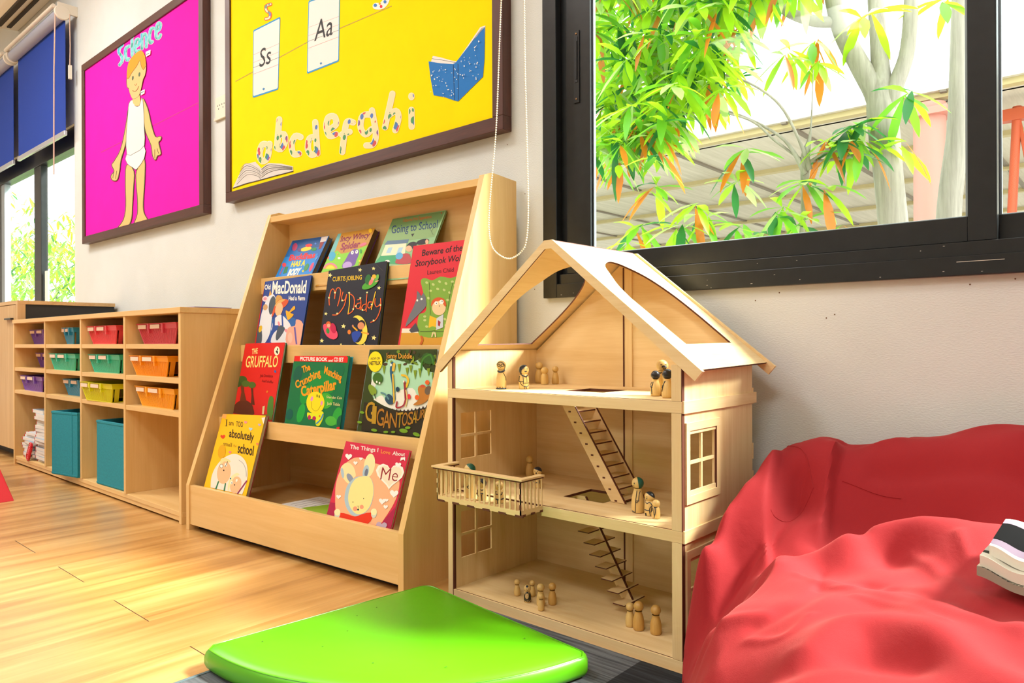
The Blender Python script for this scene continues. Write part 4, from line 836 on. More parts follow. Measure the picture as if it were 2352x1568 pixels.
# side walls with window holes (built from strips around the openings)
def wall_holes(x0, x1, holes, name, ztop):
    m = MB(); zs = 0.0
    ys = (HY0+.004, HY1-.008)
    def bx(y0, y1, z0, z1): m.box(x0, x1, y0, y1, z0, z1, pz_)
    cur = 0
    for (ya, yb, za, zb) in holes:
        bx(ys[0], ys[1], cur, za); bx(ys[0], ya, za, zb); bx(yb, ys[1], za, zb)
        ym, zm, h = (ya+yb)/2, (za+zb)/2, .0035
        bx(ym-h, ym+h, za, zb); bx(ya, ym-h, zm-h, zm+h); bx(ym+h, yb, zm-h, zm+h); cur = zb
    bx(ys[0], ys[1], cur, ztop); return hpart(m, name, None, 0)
HL = [(1.444, 1.570, .108, .239), (1.444, 1.570, .388, .518)]
wl = wall_holes(HX0+.018, HX0+.018+TH, HL, 'side_wall', .694)
wr = wall_holes(HX1-.001-TH, HX1-.001, [(1.447, 1.568, .105, .240), (1.447, 1.568, .384, .520)], 'side_wall', .672)
# back wall: two boards with a dark slot and an upright strip between them
gx = -1.142
def gable(xa, xb, y0, y1, nm):
    zr = .9816-.022; sl = (.9816-.655)/(1.128-.713)
    f = lambda x: zr-abs(x-HC)*sl
    pts = [(xa, y0, 0), (xb, y0, 0), (xb, y0, f(xb))]
    if xa < HC < xb: pts.append((HC, y0, f(HC)))
    pts.append((xa, y0, f(xa)))
    return hpart(MB().prism(pts, (0, y1-y0, 0), px_, px_), nm, None, 0)
gable(HX0+.023, gx-.003, 1.781, 1.787, 'back_board'); gable(gx+.028, HX1-.006, 1.781, 1.787, 'back_board')
gable(gx-.003, gx+.028, 1.7865, 1.790, 'slot_backing')
for (za, zb) in ((Z0, Z1-.026), (Z1, Z2-.026), (Z2, .93)):
    hpart(MB().box(gx+.0035, gx+.028, 1.776, 1.786, za, zb, ply('z')), 'back_upright')
    hpart(MB().box(gx-.001, gx+.0035, 1.7745, 1.786, za, zb, burnt), 'slot_edge')
# floors (ring around the stair hole), fascia in front, burnt edge line
def floor_(z, hole, nm):
    m = MB(); xa, xb, ya, yb = HX0+.023, HX1-.006, HY0, 1.781; zt, zb = z, z-.006
    if hole:
        a, b_, c, d = hole
        m.box(xa, a, ya, yb, zb, zt, px_); m.box(b_, xb, ya, yb, zb, zt, px_); m.box(a, b_, ya, c, zb, zt, px_); m.box(a, b_, d, yb, zb, zt, px_)
        for q in ((a, a+.0008, c, d), (b_-.0008, b_, c, d), (a, b_, c, c+.0008), (a, b_, d-.0008, d)): m.box(q[0], q[1], q[2], q[3], zb-.0002, zt+.0003, burnt)
    else: m.box(xa, xb, ya, yb, zb, zt, px_)
    m.box(xa, xb, ya-.0006, ya, zb, zt, burnt)
    return hpart(m, nm, None, 0)
floor_(Z0, None, 'floor_board'); floor_(Z1, (-1.176, -1.050, 1.535, 1.660), 'floor_board'); floor_(Z2, (-1.170, -1.050, 1.537, 1.650), 'floor_board')
F0 = HY0-.005
hpart(MB().box(HX0, HX1-.001, F0, HY0-.0006, Z2-.026, Z2-.001, px_), 'fascia'); hpart(MB().box(-1.155, HX1-.001, F0, HY0-.0006, Z1-.026, Z1-.001, px_), 'fascia'); hpart(MB().box(HX0+.021, HX1-.001, F0, HY0-.0006, 0, Z0-.001, px_), 'fascia')
for za, zb in ((0, Z1-.0265), (Z1-.026, Z2-.0265), (Z2-.0005, .694)):
    hpart(MB().box(HX0, HX0+.018, F0, HY0+.004, za, zb, pz_).box(HX0+.018, HX0+.0225, F0+.001, HY0+.006, za, zb, burnt), 'front_post')
for za, zb in ((Z0, Z1-.0265), (Z1-.0005, Z2-.0265), (Z2-.0005, .668)):
    hpart(MB().box(HX1-.026, HX1-.002, F0, HY0+.004, za, zb, pz_).box(HX1-.002, HX1, F0, HY0+.006, za, zb, burnt), 'front_post')
# outside trim on the right wall
hpart(MB().box(HX1-.001, HX1+.004, F0+.002, HY1+.008, Z2-.027, Z2, py_), 'trim_band'); hpart(MB().box(HX1-.001, HX1+.004, F0+.002, HY1+.008, Z1-.027, Z1, py_), 'trim_band')
for za in (.66, .52, .45, .38): hpart(MB().box(HX1-.006, HX1-.0002, HY1-.008, HY1-.002, za-.10, za-.06, pz_), 'finger_joint')
for za, zb in ((.363, .541), (.085, .262)):
    ya, yb = 1.428, 1.591; x0 = HX1-.001; o_ = MB()
    hpart(MB().box(x0, x0+.005, ya, yb, zb-.018, zb, py_).box(x0, x0+.005, ya, yb, za, za+.018, py_).box(x0, x0+.005, ya, ya+.016, za+.018, zb-.018, pz_).box(x0, x0+.005, yb-.018, yb, za+.018, zb-.018, pz_)
          .box(x0+.0004, x0+.0046, yb-.0192, yb-.018, za+.018, zb-.018, burnt), 'window_frame')
    ym, zm = (ya+yb)/2, (za+zb)/2
    hpart(MB().box(x0-.001, x0+.0025, ya+.016, yb-.018, zb-.026, zb-.018, py_), 'window_sash'); hpart(MB().box(x0-.001, x0+.0025, ya+.016, yb-.018, za+.018, za+.028, py_), 'window_sash')
# roof
AP = Vector((HC, 0, .9816)); SL = (.9816-.655)/(1.128-.713); nrm = math.sqrt(1+SL*SL)
def rp(side_, s, y, off=0):
    """point on the roof: s metres down the slope from the ridge, off below the top surface"""
    cx, cz_ = 1/nrm, SL/nrm
    return Vector((HC+side_*(s*cx-off*cz_), y, .9816-s*cz_-off*cx))
ea = (.713-1.128)
SE = math.hypot(.415, .3266)
def roof_panel(sd_):
    ya, yb = F0+.008, 1.806; s1 = SE-.012
    hole = [(.094, 1.562), (.080, 1.592), (.078, 1.622), (.092, 1.657), (.135, 1.708), (.203, 1.737), (.282, 1.746), (.362, 1.744), (.424, 1.740), (.427, 1.499), (.350, 1.495), (.248, 1.490), (.196, 1.500), (.150, 1.522), (.112, 1.542)]
    hole = [(s, y) for s, y in hole]
    m = MB(); off0, off1 = .006, .0105
    sm = curve_pts(hole[:9], 4)+hole[9:11]+curve_pts(hole[11:]+hole[:1], 4)[:-1]
    R_ = (.004, s1, ya, yb); cx, cy = .27, 1.615
    def ang(p): return math.atan2(p[1]-cy, p[0]-cx) % (2*math.pi)
    def hit(a):
        dx, dy = math.cos(a), math.sin(a); t = []
        if abs(dx) > 1e-9: t += [((R_[1] if dx > 0 else R_[0])-cx)/dx]
        if abs(dy) > 1e-9: t += [((R_[3] if dy > 0 else R_[2])-cy)/dy]
        t = min(v for v in t if v > 0); return (cx+dx*t, cy+dy*t)
    sm = [p for i, p in enumerate(sm)]
    for q in ((R_[0], ya), (R_[0], yb), (R_[1], yb), (R_[1], ya)):
        aq_ = ang(q); best = None
        for i in range(len(sm)):
            p0, p1 = sm[i], sm[(i+1) % len(sm)]; d0 = (aq_-ang(p0)+math.pi) % (2*math.pi)-math.pi; d1 = (ang(p1)-aq_+math.pi) % (2*math.pi)-math.pi
            if d0*d1 > 0 and abs(d0) < 1.2 and abs(d1) < 1.2: best = (i, abs(d0)/(abs(d0)+abs(d1)))
        if best:
            i, t = best; p0, p1 = sm[i], sm[(i+1) % len(sm)]; sm.insert(i+1, (p0[0]+(p1[0]-p0[0])*t, p0[1]+(p1[1]-p0[1])*t))
    out_ = [hit(ang(p)) for p in sm]; n = len(sm)
    for off in (off0, off1):
        m.add([rp(sd_, s_, y, off) for s_, y in sm]+[rp(sd_, s_, y, off) for s_, y in out_], [(i, (i+1) % n, n+(i+1) % n, n+i) for i in range(n)], py_)
    for lp, mt in ((out_, burnt), (sm, burnt)):
        m.add([rp(sd_, s_, y, off0) for s_, y in lp]+[rp(sd_, s_, y, off1) for s_, y in lp], [(i, (i+1) % n, n+(i+1) % n, n+i) for i in range(n)], mt)
    hpart(m, 'roof_panel', None, 0)
roof_panel(1); roof_panel(-1)
def barge(ya, yb, nm):
    wv_ = .024*nrm     # vertical width
    zt = .9816; ex_, ez_ = .415, .3266
    c = .012
    outer = [(-ex_, -ez_), (-c, -c*SL+.0), (c, -c*SL), (ex_, -ez_)]
    k = .018
    pts = [(HC-ex_, ya, zt-ez_), (HC-c, ya, zt-c*SL), (HC+c, ya, zt-c*SL), (HC+ex_, ya, zt-ez_), (HC+ex_-k, ya, zt-ez_-.021), (HC+.010, ya, zt-.031), (HC-.010, ya, zt-.031), (HC-ex_+k, ya, zt-ez_-.021)]
    m = MB(); q = pts
    for f in ((0, 1, 6, 7), (1, 2, 5, 6), (2, 3, 4, 5)): m.prism([q[i] for i in f], (0, yb-ya, 0), px_)
    m.tube([(HC-ex_+k+.002, ya+.0012, zt-ez_-.0212), (HC-.010, ya+.0012, zt-.0312)], .0012, burnt, 4)
    hpart(m, nm, None, 0)
barge(F0-.002, F0+.008, 'barge_board'); barge(1.806, 1.814, 'barge_board')
hpart(MB().box(HC-.006, HC+.006, F0+.008, 1.806, .9816-.024, .9816-.012, py_).box(HC-.0062, HC+.0062, F0+.0078, F0+.0086, .9816-.0242, .9816-.012, burnt), 'ridge_beam')
# upper staircase
def stair_rail(y, nm, par=None):
    p = [(-1.198, y, .5455), (-1.156, y, .5455), (-1.000, y, .309), (-1.042, y, .309)]
    m = MB().prism(p, (0, .004, 0), px_, px_)
    m.prism([(-1.157, y-.0003, .5455), (-1.1545, y-.0003, .5455), (-.998, y-.0003, .309), (-1.001, y-.0003, .309)], (0, .0046, 0), burnt)
    m.prism([(-1.224, y, .583), (-1.182, y, .583), (-1.156, y, .5455), (-1.198, y, .5455)], (0, .004, 0), px_)
    return hpart(m, nm, par, 0)
st_ = stair_rail(1.560, 'stair_rail'); stair_rail(1.650, 'stair_rail')
for k in range(9):
    z = .532-.0273*k; x = -1.1755+.0182*k
    if k < 8 or True: hpart(MB().box(x-.018, x+.022, 1.564, 1.650, z-.002, z+.001, px_).box(x+.0215, x+.0228, 1.564, 1.650, z-.0025, z+.0012, burnt), 'stair_tread')
    hpart(MB().box(x-.002, x+.006, 1.5595, 1.561, z-.003, z+.0015, burnt), 'tread_tenon')
# lower staircase: one central stringer with open treads
sx0, sz0 = -1.162, .250
m = MB().prism([(-1.185, 1.600, .300), (-1.152, 1.600, .300), (-.990, 1.600, .029), (-1.024, 1.600, .029)], (0, .005, 0), px_).prism([(-1.153, 1.5995, .300), (-1.150, 1.5995, .300), (-.988, 1.5995, .029), (-.991, 1.5995, .029)], (0, .006, 0), burnt)
hpart(m, 'stair_stringer', None, 0)
for k in range(8):
    z = .2475-.0275*k; x = -1.160+.0182*k
    hpart(MB().box(x, x+.034, 1.552, 1.648, z-.003, z, px_).box(x+.0335, x+.0346, 1.552, 1.648, z-.0032, z-.0004, burnt).box(x, x+.034, 1.5513, 1.552, z-.003, z-.0002, burnt), 'stair_tread')
# balcony
bx0, bx1, by0, bz = -1.447, -1.150, 1.330, .299
bal = hpart(MB().box(bx0+.003, bx1-.003, by0+.003, HY0-.006, bz-.003, bz+.006, px_), 'balcony')
zt = .381
def rail_run(p0, p1, n):
    p0, p1 = Vector(p0), Vector(p1); d = (p1-p0).normalized(); q = Vector((-d.y, d.x, 0))*.003; mm = px_ if abs(d.x) > abs(d.y) else py_
    def slab(a0, a1, z0, z1, mt, g=1.0):
        A = p0.lerp(p1, a0); B_ = p0.lerp(p1, a1); return MB().hexa([A+Vector((0, 0, z0)), B_+Vector((0, 0, z0)), B_+q*g+Vector((0, 0, z0)), A+q*g+Vector((0, 0, z0)), A+Vector((0, 0, z1)), B_+Vector((0, 0, z1)), B_+q*g+Vector((0, 0, z1)), A+q*g+Vector((0, 0, z1))], mt)
    hpart(slab(0, 1, -.004, .009, mm), 'bottom_rail', bal, 0)
    for k in range(n+1):
        c = k/n; hw = .0016/(p1-p0).length
        a0, a1 = max(0, c-hw*1.4), min(1, c+hw*1.4)
        o = hpart(slab(a0, a1, .009, zt-bz, pz_), 'baluster', bal, 0)
    e = slab(0, 1, -.0045, .0, burnt)
for a_, b_, n in (((bx0, by0, bz), (bx1, by0, bz), 17), ((bx1, by0, bz), (bx1, HY0-.006, bz), 6), ((bx0+.003, by0, bz), (bx0+.003, HY0-.006, bz), 6)): rail_run(a_, b_, n)
k_ = .006
m = MB(); zz0, zz1 = zt, zt+.0045
m.box(bx0-.012, bx1+.012, by0-.010, by0+.012, zz0+.002, zz1+.002, px_); m.box(bx1-.006, bx1+.012, by0+.012, HY0-.012, zz0+.002, zz1+.002, py_); m.box(bx0-.012, bx0+.008, by0+.012, HY0-.012, zz0+.002, zz1+.002, py_)
m.box(bx0-.009, bx1+.009, by0-.007, by0+.009, zz0-.002, zz0+.002, burnt); m.box(bx1-.004, bx1+.009, by0+.009, HY0-.012, zz0-.002, zz0+.002, burnt); m.box(bx0-.009, bx0+.006, by0+.009, HY0-.012, zz0-.002, zz0+.002, burnt)
hpart(m, 'handrail', bal, 0)
m = MB()
for k in range(6): x = bx0+.004+k*.055; m.box(x, x+.025, by0-.0006, by0+.003, bz-.0065, bz-.001, burnt)
for k in range(3): y = by0+.004+k*.035; m.box(bx1-.001, bx1+.0006, y, y+.015, bz-.0065, bz-.001, burnt)
for k in range(3): z = bz+.012+k*.026; m.box(bx1-.0035, bx1+.0008, by0-.0009, by0+.002, z, z+.012, burnt); m.box(bx0-.0008, bx0+.003, by0-.0009, by0+.002, z+.004, z+.016, plain('joint_ply', '#E9CF9A', .6))
hpart(m, 'joint_tabs', bal, 0)
# ================================================================ peg dolls
PEG = wood('peg_wood', '#E6C47C', '#D3AA60', 'z', .4, 3)
PEGD = wood('peg_wood_dark', '#D6A95C', '#C08E42', 'z', .4, 3)
INK = plain('ink', '#1C2026', .4); GRN = plain('green_ink', '#155A48', .35, noise=.3, bscale=300)
def prof(kind):
    if kind == 'tall': return [(0, 0), (.150, 0), (.172, .01), (.182, .06), (.186, .20), (.176, .36), (.150, .50), (.122, .60), (.108, .655), (.118, .69)]
    if kind == 'child': return [(0, 0), (.190, 0), (.215, .015), (.222, .12), (.218, .35), (.200, .50), (.165, .585), (.140, .625), (.145, .66)]
    return [(0, 0), (.165, 0), (.185, .015), (.20, .12), (.195, .32), (.165, .48), (.130, .575), (.118, .625), (.128, .66)]
def peg(label, x, y, z, h, kind='plain', face=0, hair=None, hairfrac=.0, hair_dir=None, lines=(), fills=(), dark=False, band=None, group='peg dolls in the doll house'):
    t = thing('peg_doll', label, 'peg doll', (x, y, z), 0, group); P_ = prof(kind); wd = PEGD if dark else PEG
    hr = {'tall': .168, 'child': .215}.get(kind, .178); hc = 1-hr
    m = MB(); m.lathe([(r*h, zz*h) for r, zz in P_], wd, 24)
    if band: # lower body painted
        pass
    n1, n2 = 14, 24; V = []; F = []; 
    for i in range(n1+1):
        th = math.pi*i/n1
        for k in range(n2): a = 2*math.pi*k/n2; V.append((hr*h*math.sin(th)*math.cos(a), hr*h*math.sin(th)*math.sin(a), hc*h+hr*h*math.cos(th)))
    F = [(i*n2+k, (i+1)*n2+k, (i+1)*n2+(k+1) % n2, i*n2+(k+1) % n2) for i in range(n1) for k in range(n2)]
    m.add(V, F, wd, True); m.build('body', t)
    fa = face
    if hair:
        hm = GRN if hair == 'green' else plain('painted_hair', '#22252B', .3)
        hd_ = hair_dir or (0, 0, 1); D = Vector((.76*hd_[0]+.65*hd_[1], .65*hd_[0]-.76*hd_[1], hd_[2])).normalized(); c0 = hairfrac; n1, n2 = 22, 36; V = []; F = []; q = MB()
        # spherical cap around D
        e1 = D.orthogonal().normalized(); e2 = D.cross(e1); amax = math.acos(c0); rr = hr*h*1.018
        C_ = Vector((0, 0, hc*h))
        for i in range(13):
            th = amax*i/12
            for k in range(n2): a = 2*math.pi*k/n2; V.append(C_+(D*math.cos(th)+(e1*math.cos(a)+e2*math.sin(a))*math.sin(th))*rr)
        F = [(i*n2+k, (i+1)*n2+k, (i+1)*n2+(k+1) % n2, i*n2+(k+1) % n2) for i in range(12) for k in range(n2)]
        q.add(V, F, hm, True); q.build('painted_hair', t)
    def rad(zz):
        if zz > hc-hr*.8: u_ = (zz-hc)/hr; return hr*math.sqrt(max(0, 1-u_*u_))
        for (r0, z0), (r1, z1) in zip(P_[1:], P_[2:]):
            if z0 <= zz <= z1: return r0+(r1-r0)*(zz-z0)/max(1e-6, z1-z0)
        return P_[-1][0]
    def sp(u_, zz, k=1.0):
        r = rad(zz); s_ = max(-.995, min(.995, u_/max(r, .02))); a = math.asin(s_); th = fa+a
        # u_ to the viewer's right when facing direction fa (0 = towards -y)
        return Vector((math.sin(th)*r*h*k, -math.cos(th)*r*h*k, zz*h))
    if lines or fills:
        q = MB()
        for pts, c in fills:
            pts = curve_pts(pts, 4, True); n = len(pts); cx = sum(p[0] for p in pts)/n; cy = sum(p[1] for p in pts)/n
            V = [sp(cx, cy, 1.03)]; 
            for f in (.35, .7, 1): V += [sp(cx+(p[0]-cx)*f, cy+(p[1]-cy)*f, 1.03) for p in pts]
            F = [(0, 1+i, 1+(i+1) % n) for i in range(n)]+[(1+r*n+i, 1+(r+1)*n+i, 1+(r+1)*n+(i+1) % n, 1+r*n+(i+1) % n) for r in range(2) for i in range(n)]
            q.add(V, F, plain('ink_fill', c, .4), True)
        for ln in lines:
            pts, w = ln[0], ln[1]; c = ln[2] if len(ln) > 2 else INK
            pts = curve_pts(pts, 4) if len(pts) > 2 else [tuple(np.array(pts[0])*(1-f)+np.array(pts[1])*f) for f in (0, .25, .5, .75, 1)]
            q.tube([sp(u_, zz, 1.03) for u_, zz in pts], w*h, c, 5)
        q.build('painted_lines', t)
    return t
def circ(cx, cy, r, n=8): return [(cx+r*math.cos(2*math.pi*k/n), cy+r*math.sin(2*math.pi*k/n)) for k in range(n+1)]
VF = math.radians(-40)  # roughly towards the camera
# viewer-facing angle: face=0 looks towards -y; the camera lies to the right
def fang(x, y): return math.atan2(-x, y)
def eyes(s=1, y=.83, d=.06): return [(circ(-d, y, .012*s, 5), .008), (circ(d, y, .012*s, 5), .008)]
def smile(y=.76, w=.05): return [([(-w, y+.01), (0, y-.02), (w, y+.01)], .010)]
# top floor
f = fang(-1.35, 1.48)
peg('tall peg doll with drawn round glasses and curly hair line on the top floor', -1.351, 1.483, Z2+.0005, .078, 'tall', f-.12,
    lines=[(circ(-.065, .835, .045), .010), (circ(.06, .835, .045), .010), ([(-.02, .835), (.015, .835)], .009), ([(-.02, .785), (0, .765), (.025, .785)], .010),
           ([(-.14, .86), (-.12, .90), (-.08, .93), (-.03, .95), (.03, .94), (.08, .91), (.12, .86), (.14, .80), (.13, .73), (.12, .68)], .012),
           ([(-.11, .63), (-.05, .605), (0, .60), (.06, .615), (.11, .65)], .034), ([(.09, .57), (.12, .50), (.15, .44)], .012), ([(.15, .44), (.165, .38), (.17, .30)], .012),
           ([(-.165, .02), (0, .012), (.165, .02)], .022), ([(-.12, .06), (-.10, .065)], .012), ([(-.04, .06), (0, .065)], .014), ([(.06, .06), (.08, .065)], .012)])
f = fang(-1.30, 1.52)
peg('peg doll with dark plaited hair and drawn school uniform on the top floor', -1.302, 1.522, Z2+.0005, .066, 'child', f+.35, hair='dark', hairfrac=.12, hair_dir=(-.6, -.15, .6),
    lines=eyes(1, .84, .07)+[([(-.04, .74), (0, .72), (.05, .745)], .02), ([(-.17, .80), (-.17, .70), (-.13, .60)], .035), ([(-.13, .57), (-.04, .53), (.03, .51), (.10, .56)], .026), ([(-.19, .54), (-.22, .45), (-.22, .32), (-.10, .31)], .014), ([(-.10, .55), (-.09, .30), (-.10, .20)], .013),
           ([(-.20, .30), (-.17, .20), (-.10, .13), (0, .10), (.10, .12), (.14, .17)], .013), ([(-.08, .25), (.16, .25)], .010), ([(.05, .50), (.06, .28)], .008), ([(-.06, .10), (-.05, .01)], .013), ([(.03, .10), (.03, .01)], .013)])
peg('plain peg doll standing behind the other plain pair in the top floor corner', -1.440, 1.757, Z2+.0005, .066, 'plain')
peg('plain peg doll at the left of the pair near the top floor back corner', -1.385, 1.716, Z2+.0005, .053, 'child')
peg('plain small peg doll nearest the middle of the top floor back wall', -1.372, 1.752, Z2+.0005, .055, 'plain')
f = fang(-.883, 1.543)
peg('bald peg doll with drawn moustache at right of the top floor', -.884, 1.545, Z2+.0005, .085, 'tall', f+.1,
    lines=[([(-.065, .87), (-.02, .87)], .010), ([(.06, .87), (.10, .865)], .009), ([(-.03, .81), (.03, .835), (.10, .81)], .013), ([(-.03, .795), (.03, .80), (.10, .79)], .012), ([(0, .755), (.04, .745), (.08, .76)], .016), ([(-.12, .65), (-.06, .63), (-.03, .66)], .016), ([(-.12, .62), (-.17, .52), (-.18, .35), (-.17, .05)], .009), ([(-.17, .40), (-.13, .40), (-.14, .1)], .012)])
f = fang(-.888, 1.522)
peg('small peg doll with all-over dark hair, seen from behind, in front of the bald one', -.886, 1.516, Z2+.0005, .060, 'plain', f, hair='dark', hairfrac=-.55, hair_dir=(0, .6, .4), lines=[([(-.13, .55), (-.17, .45), (-.15, .30), (-.14, .08)], .016), ([(-.09, .56), (-.11, .44), (-.14, .40)], .016), ([(-.18, .36), (-.12, .36)], .022)])
f = fang(-.832, 1.481)
peg('peg doll with all-over dark hair closest to the right post of the top floor', -.836, 1.484, Z2+.0005, .066, 'plain', f, hair='dark', hairfrac=-.6, hair_dir=(0, .6, .4), lines=[([(-.07, .58), (-.12, .50), (-.16, .35), (-.18, .22)], .014), ([(-.09, .58), (-.14, .45), (-.18, .35)], .014), ([(-.19, .42), (-.13, .43)], .014)])
# middle floor
f = fang(-1.366, 1.37)
peg('peg doll with green headscarf behind the balcony rail', -1.366, 1.374, bz+.0065, .090, 'tall', f-.4, hair='green', hairfrac=.15, hair_dir=(.6, -.1, .6), lines=[([(-.08, .62), (-.15, .50), (-.17, .3)], .012), ([(.02, .60), (.04, .40), (.0, .35)], .012), ([(-.02, .35), (.03, .30), (.06, .34)], .012)])
f = fang(-1.318, 1.37)
peg('peg doll with dark hair and drawn tunic behind the middle of the balcony', -1.318, 1.370, bz+.0065, .056, 'child', f, hair='dark', hairfrac=.1, hair_dir=(.5, -.1, .6), lines=eyes()+[([(-.19, .5), (-.21, .3), (-.15, .2)], .016), ([(-.1, .55), (0, .5), (.1, .55)], .022), ([(-.1, .35), (.1, .35)], .03), ([(-.02, .3), (.0, .02)], .02), ([(.1, .3), (.12, .05)], .02)])
peg('peg doll with drawn belt and trousers at the right of the balcony', -1.263, 1.376, bz+.0065, .056, 'child', fang(-1.26, 1.37), lines=eyes()+smile()+[([(-.12, .56), (-.16, .45), (-.05, .42)], .02), ([(.03, .56), (.05, .44), (.12, .42), (.14, .52)], .02), ([(-.2, .22), (0, .19), (.2, .22)], .035), ([(-.08, .2), (-.07, .01)], .016), ([(.07, .2), (.07, .01)], .016), ([(-.21, .4), (-.2, .25)], .016)])
peg('tall plain peg doll in the back left corner of the middle floor', -1.428, 1.695, Z1+.0005, .062, 'plain', 0)
f = fang(-1.302, 1.576)
peg('peg doll with black bowl-cut hair and open mouth behind the balcony end', -1.302, 1.580, Z1+.0005, .058, 'child', f-.35, hair='dark', hairfrac=.25, hair_dir=(.3, -.1, .85), lines=eyes(1, .82)+[(circ(0, .73, .025, 6), .014), ([(-.18, .5), (-.2, .3)], .016), ([(.1, .5), (.16, .35), (.14, .2)], .018), ([(-.15, .3), (.0, .27), (.15, .3)], .022)])
f = fang(-.931, 1.508)
peg('tall peg doll with green headscarf facing left at the foot of the upper stairs', -.931, 1.508, Z1+.0005, .084, 'tall', f-.75, hair='green', hairfrac=.02, hair_dir=(.85, .05, .12), lines=[([(.02, .86), (.03, .83)], .012), ([(-.02, .77), (0, .765)], .01), ([(.06, .64), (.07, .45), (.07, .25), (.06, .02)], .010), ([(.115, .62), (.125, .48), (.135, .37)], .010), ([(.07, .35), (.10, .36), (.145, .36)], .010), ([(.07, .35), (.10, .30), (.13, .35)], .010), ([(-.05, .05), (.05, .03)], .014)])
f = fang(-.892, 1.496)
peg('peg doll with black side-swept hair and belt between two others on the middle floor', -.893, 1.499, Z1+.0005, .056, 'child', f-.5, hair='dark', hairfrac=.28, hair_dir=(.5, 0, .75), lines=[([(-.02, .82), (0, .80)], .014), ([(-.04, .74), (0, .73)], .018), ([(-.10, .56), (-.02, .52), (.05, .57), (.12, .55), (.17, .45), (.12, .38)], .018), ([(-.12, .26), (0, .24), (.10, .25)], .022), ([(.12, .38), (.10, .25), (.13, .02)], .018), ([(.17, .40), (.16, .22), (.13, .18)], .016), ([(-.07, .12), (-.05, .02)], .03)])
peg('smallest peg doll with a drawn pinafore at right of the middle floor', -.867, 1.484, Z1+.0005, .043, 'child', fang(-.867, 1.484)-.3, lines=[([(-.10, .62), (0, .60), (.10, .63)], .025), ([(-.05, .60), (-.06, .4), (-.04, .2)], .022), ([(.03, .60), (.03, .4), (0, .2)], .022), ([(-.14, .55), (-.16, .42), (-.2, .38)], .022), ([(-.02, .2), (-.04, .06)], .022)])
# ground floor
peg('plain peg doll at the far left of the ground floor group', -1.302, 1.490, Z0+.0005, .044, 'plain')
f = fang(-1.249, 1.47)
peg('small peg doll painted dark with a cream patch on its dress, ground floor', -1.249, 1.471, Z0+.0005, .045, 'child', f, hair='dark', hairfrac=.93, hair_dir=(-.1, .6, .75),
    fills=[([(-.195, .02), (-.20, .25), (-.19, .45), (-.12, .60), (0, .63), (.12, .60), (.19, .45), (.2, .25), (.195, .02), (0, .01)], '#20261F'), ([(-.11, .28), (-.13, .42), (-.06, .54), (.03, .54), (.07, .42), (.03, .27), (-.04, .24)], '#D9B67A')], lines=eyes(1, .82, .05)+smile(.73, .04)+[([(-.08, .04), (-.08, .18)], .010, PEG), ([(0, .04), (0, .18)], .010, PEG), ([(.08, .04), (.08, .18)], .010, PEG)])
peg('plain peg doll standing behind the dark painted one on the ground floor', -1.267, 1.513, Z0+.0005, .043, 'plain')
peg('plain peg doll half hidden by a shorter one in the ground floor group', -1.206, 1.474, Z0+.0005, .057, 'plain')
peg('short plain peg doll at the front of the ground floor group', -1.183, 1.447, Z0+.0005, .043, 'plain')
peg('darker plain peg doll at the right of the ground floor group', -1.187, 1.499, Z0+.0005, .057, 'plain', dark=True)
peg('plain peg doll under the lower stairs, leftmost of the trio by the right wall', -.954, 1.508, Z0+.0005, .057, 'plain')
peg('tallest plain peg doll of the trio by the ground floor right wall', -.927, 1.503, Z0+.0005, .068, 'plain', dark=True)
peg('plain peg doll standing alone nearest the right wall of the ground floor', -.883, 1.508, Z0+.0005, .068, 'plain', dark=True)
# ================================================================ notice boards
FRY = 1.853; PNY = 1.862
walnut = wood('dark_walnut_frame', '#5A2F22', '#3E1D15', 'x', .35, 2); walnutz = wood('dark_walnut_frame', '#5A2F22', '#3E1D15', 'z', .35, 2)
def board(label, xa, xb, za, zb, color, seam):
    t = thing('notice_board', label, 'notice board', ((xa+xb)/2, WY, za), 0, 'framed notice boards on the wall'); w = .05
    for nm, a in (('frame', (xa, xb, za, za+w, walnut)), ('frame', (xa, xb, zb-w, zb, walnut)), ('frame', (xa, xa+w, za+w, zb-w, walnutz)), ('frame', (xb-w, xb, za+w, zb-w, walnutz))):
        part(MB().box(a[0], a[1], FRY, WY-.001, a[2], a[3], a[4]), nm, t, .002)
    m = MB().box(xa+w, xb-w, PNY, WY-.004, za+w, zb-w, plain('board_paper', color, .8, noise=.03, bscale=8, spec=.1))
    part(m, 'backing_paper', t, 0)
    s = MB(); n = Vector((0, -1, 0)); A = Art(s, (0, PNY, 0), n); A.line(seam, 2.0, '#B89A10' if color[1:3] > 'F0' and color[3:5] > '80' else '#C81E8E', round_=False); part(s, 'paper_join', t, 0)
    return t
ybx0 = PY(518, 465, FRY).x; ybx1 = PY(1155, 297, FRY).x; ybz = (PY(518, 465, FRY).z+PY(1155, 297, FRY).z)/2
board('large yellow notice board with alphabet letters in a dark wood frame', ybx0, ybx1, ybz, 2.78, '#FFE200', [(541, 187), (640, 133), (700, 100), (900, 14)])
pbx0 = PY(188.5, 561, FRY).x; pbx1 = PY(467, 488, FRY).x; pbz = (PY(188.5, 561, FRY).z+PY(467, 488, FRY).z)/2
board('bright pink notice board with a paper boy in a dark wood frame', pbx0, pbx1, pbz, PY(195, 144, FRY).z, '#FA1EB4', [(232, 350), (330, 300), (456, 236)])
NB = Vector((0, -1, 0))
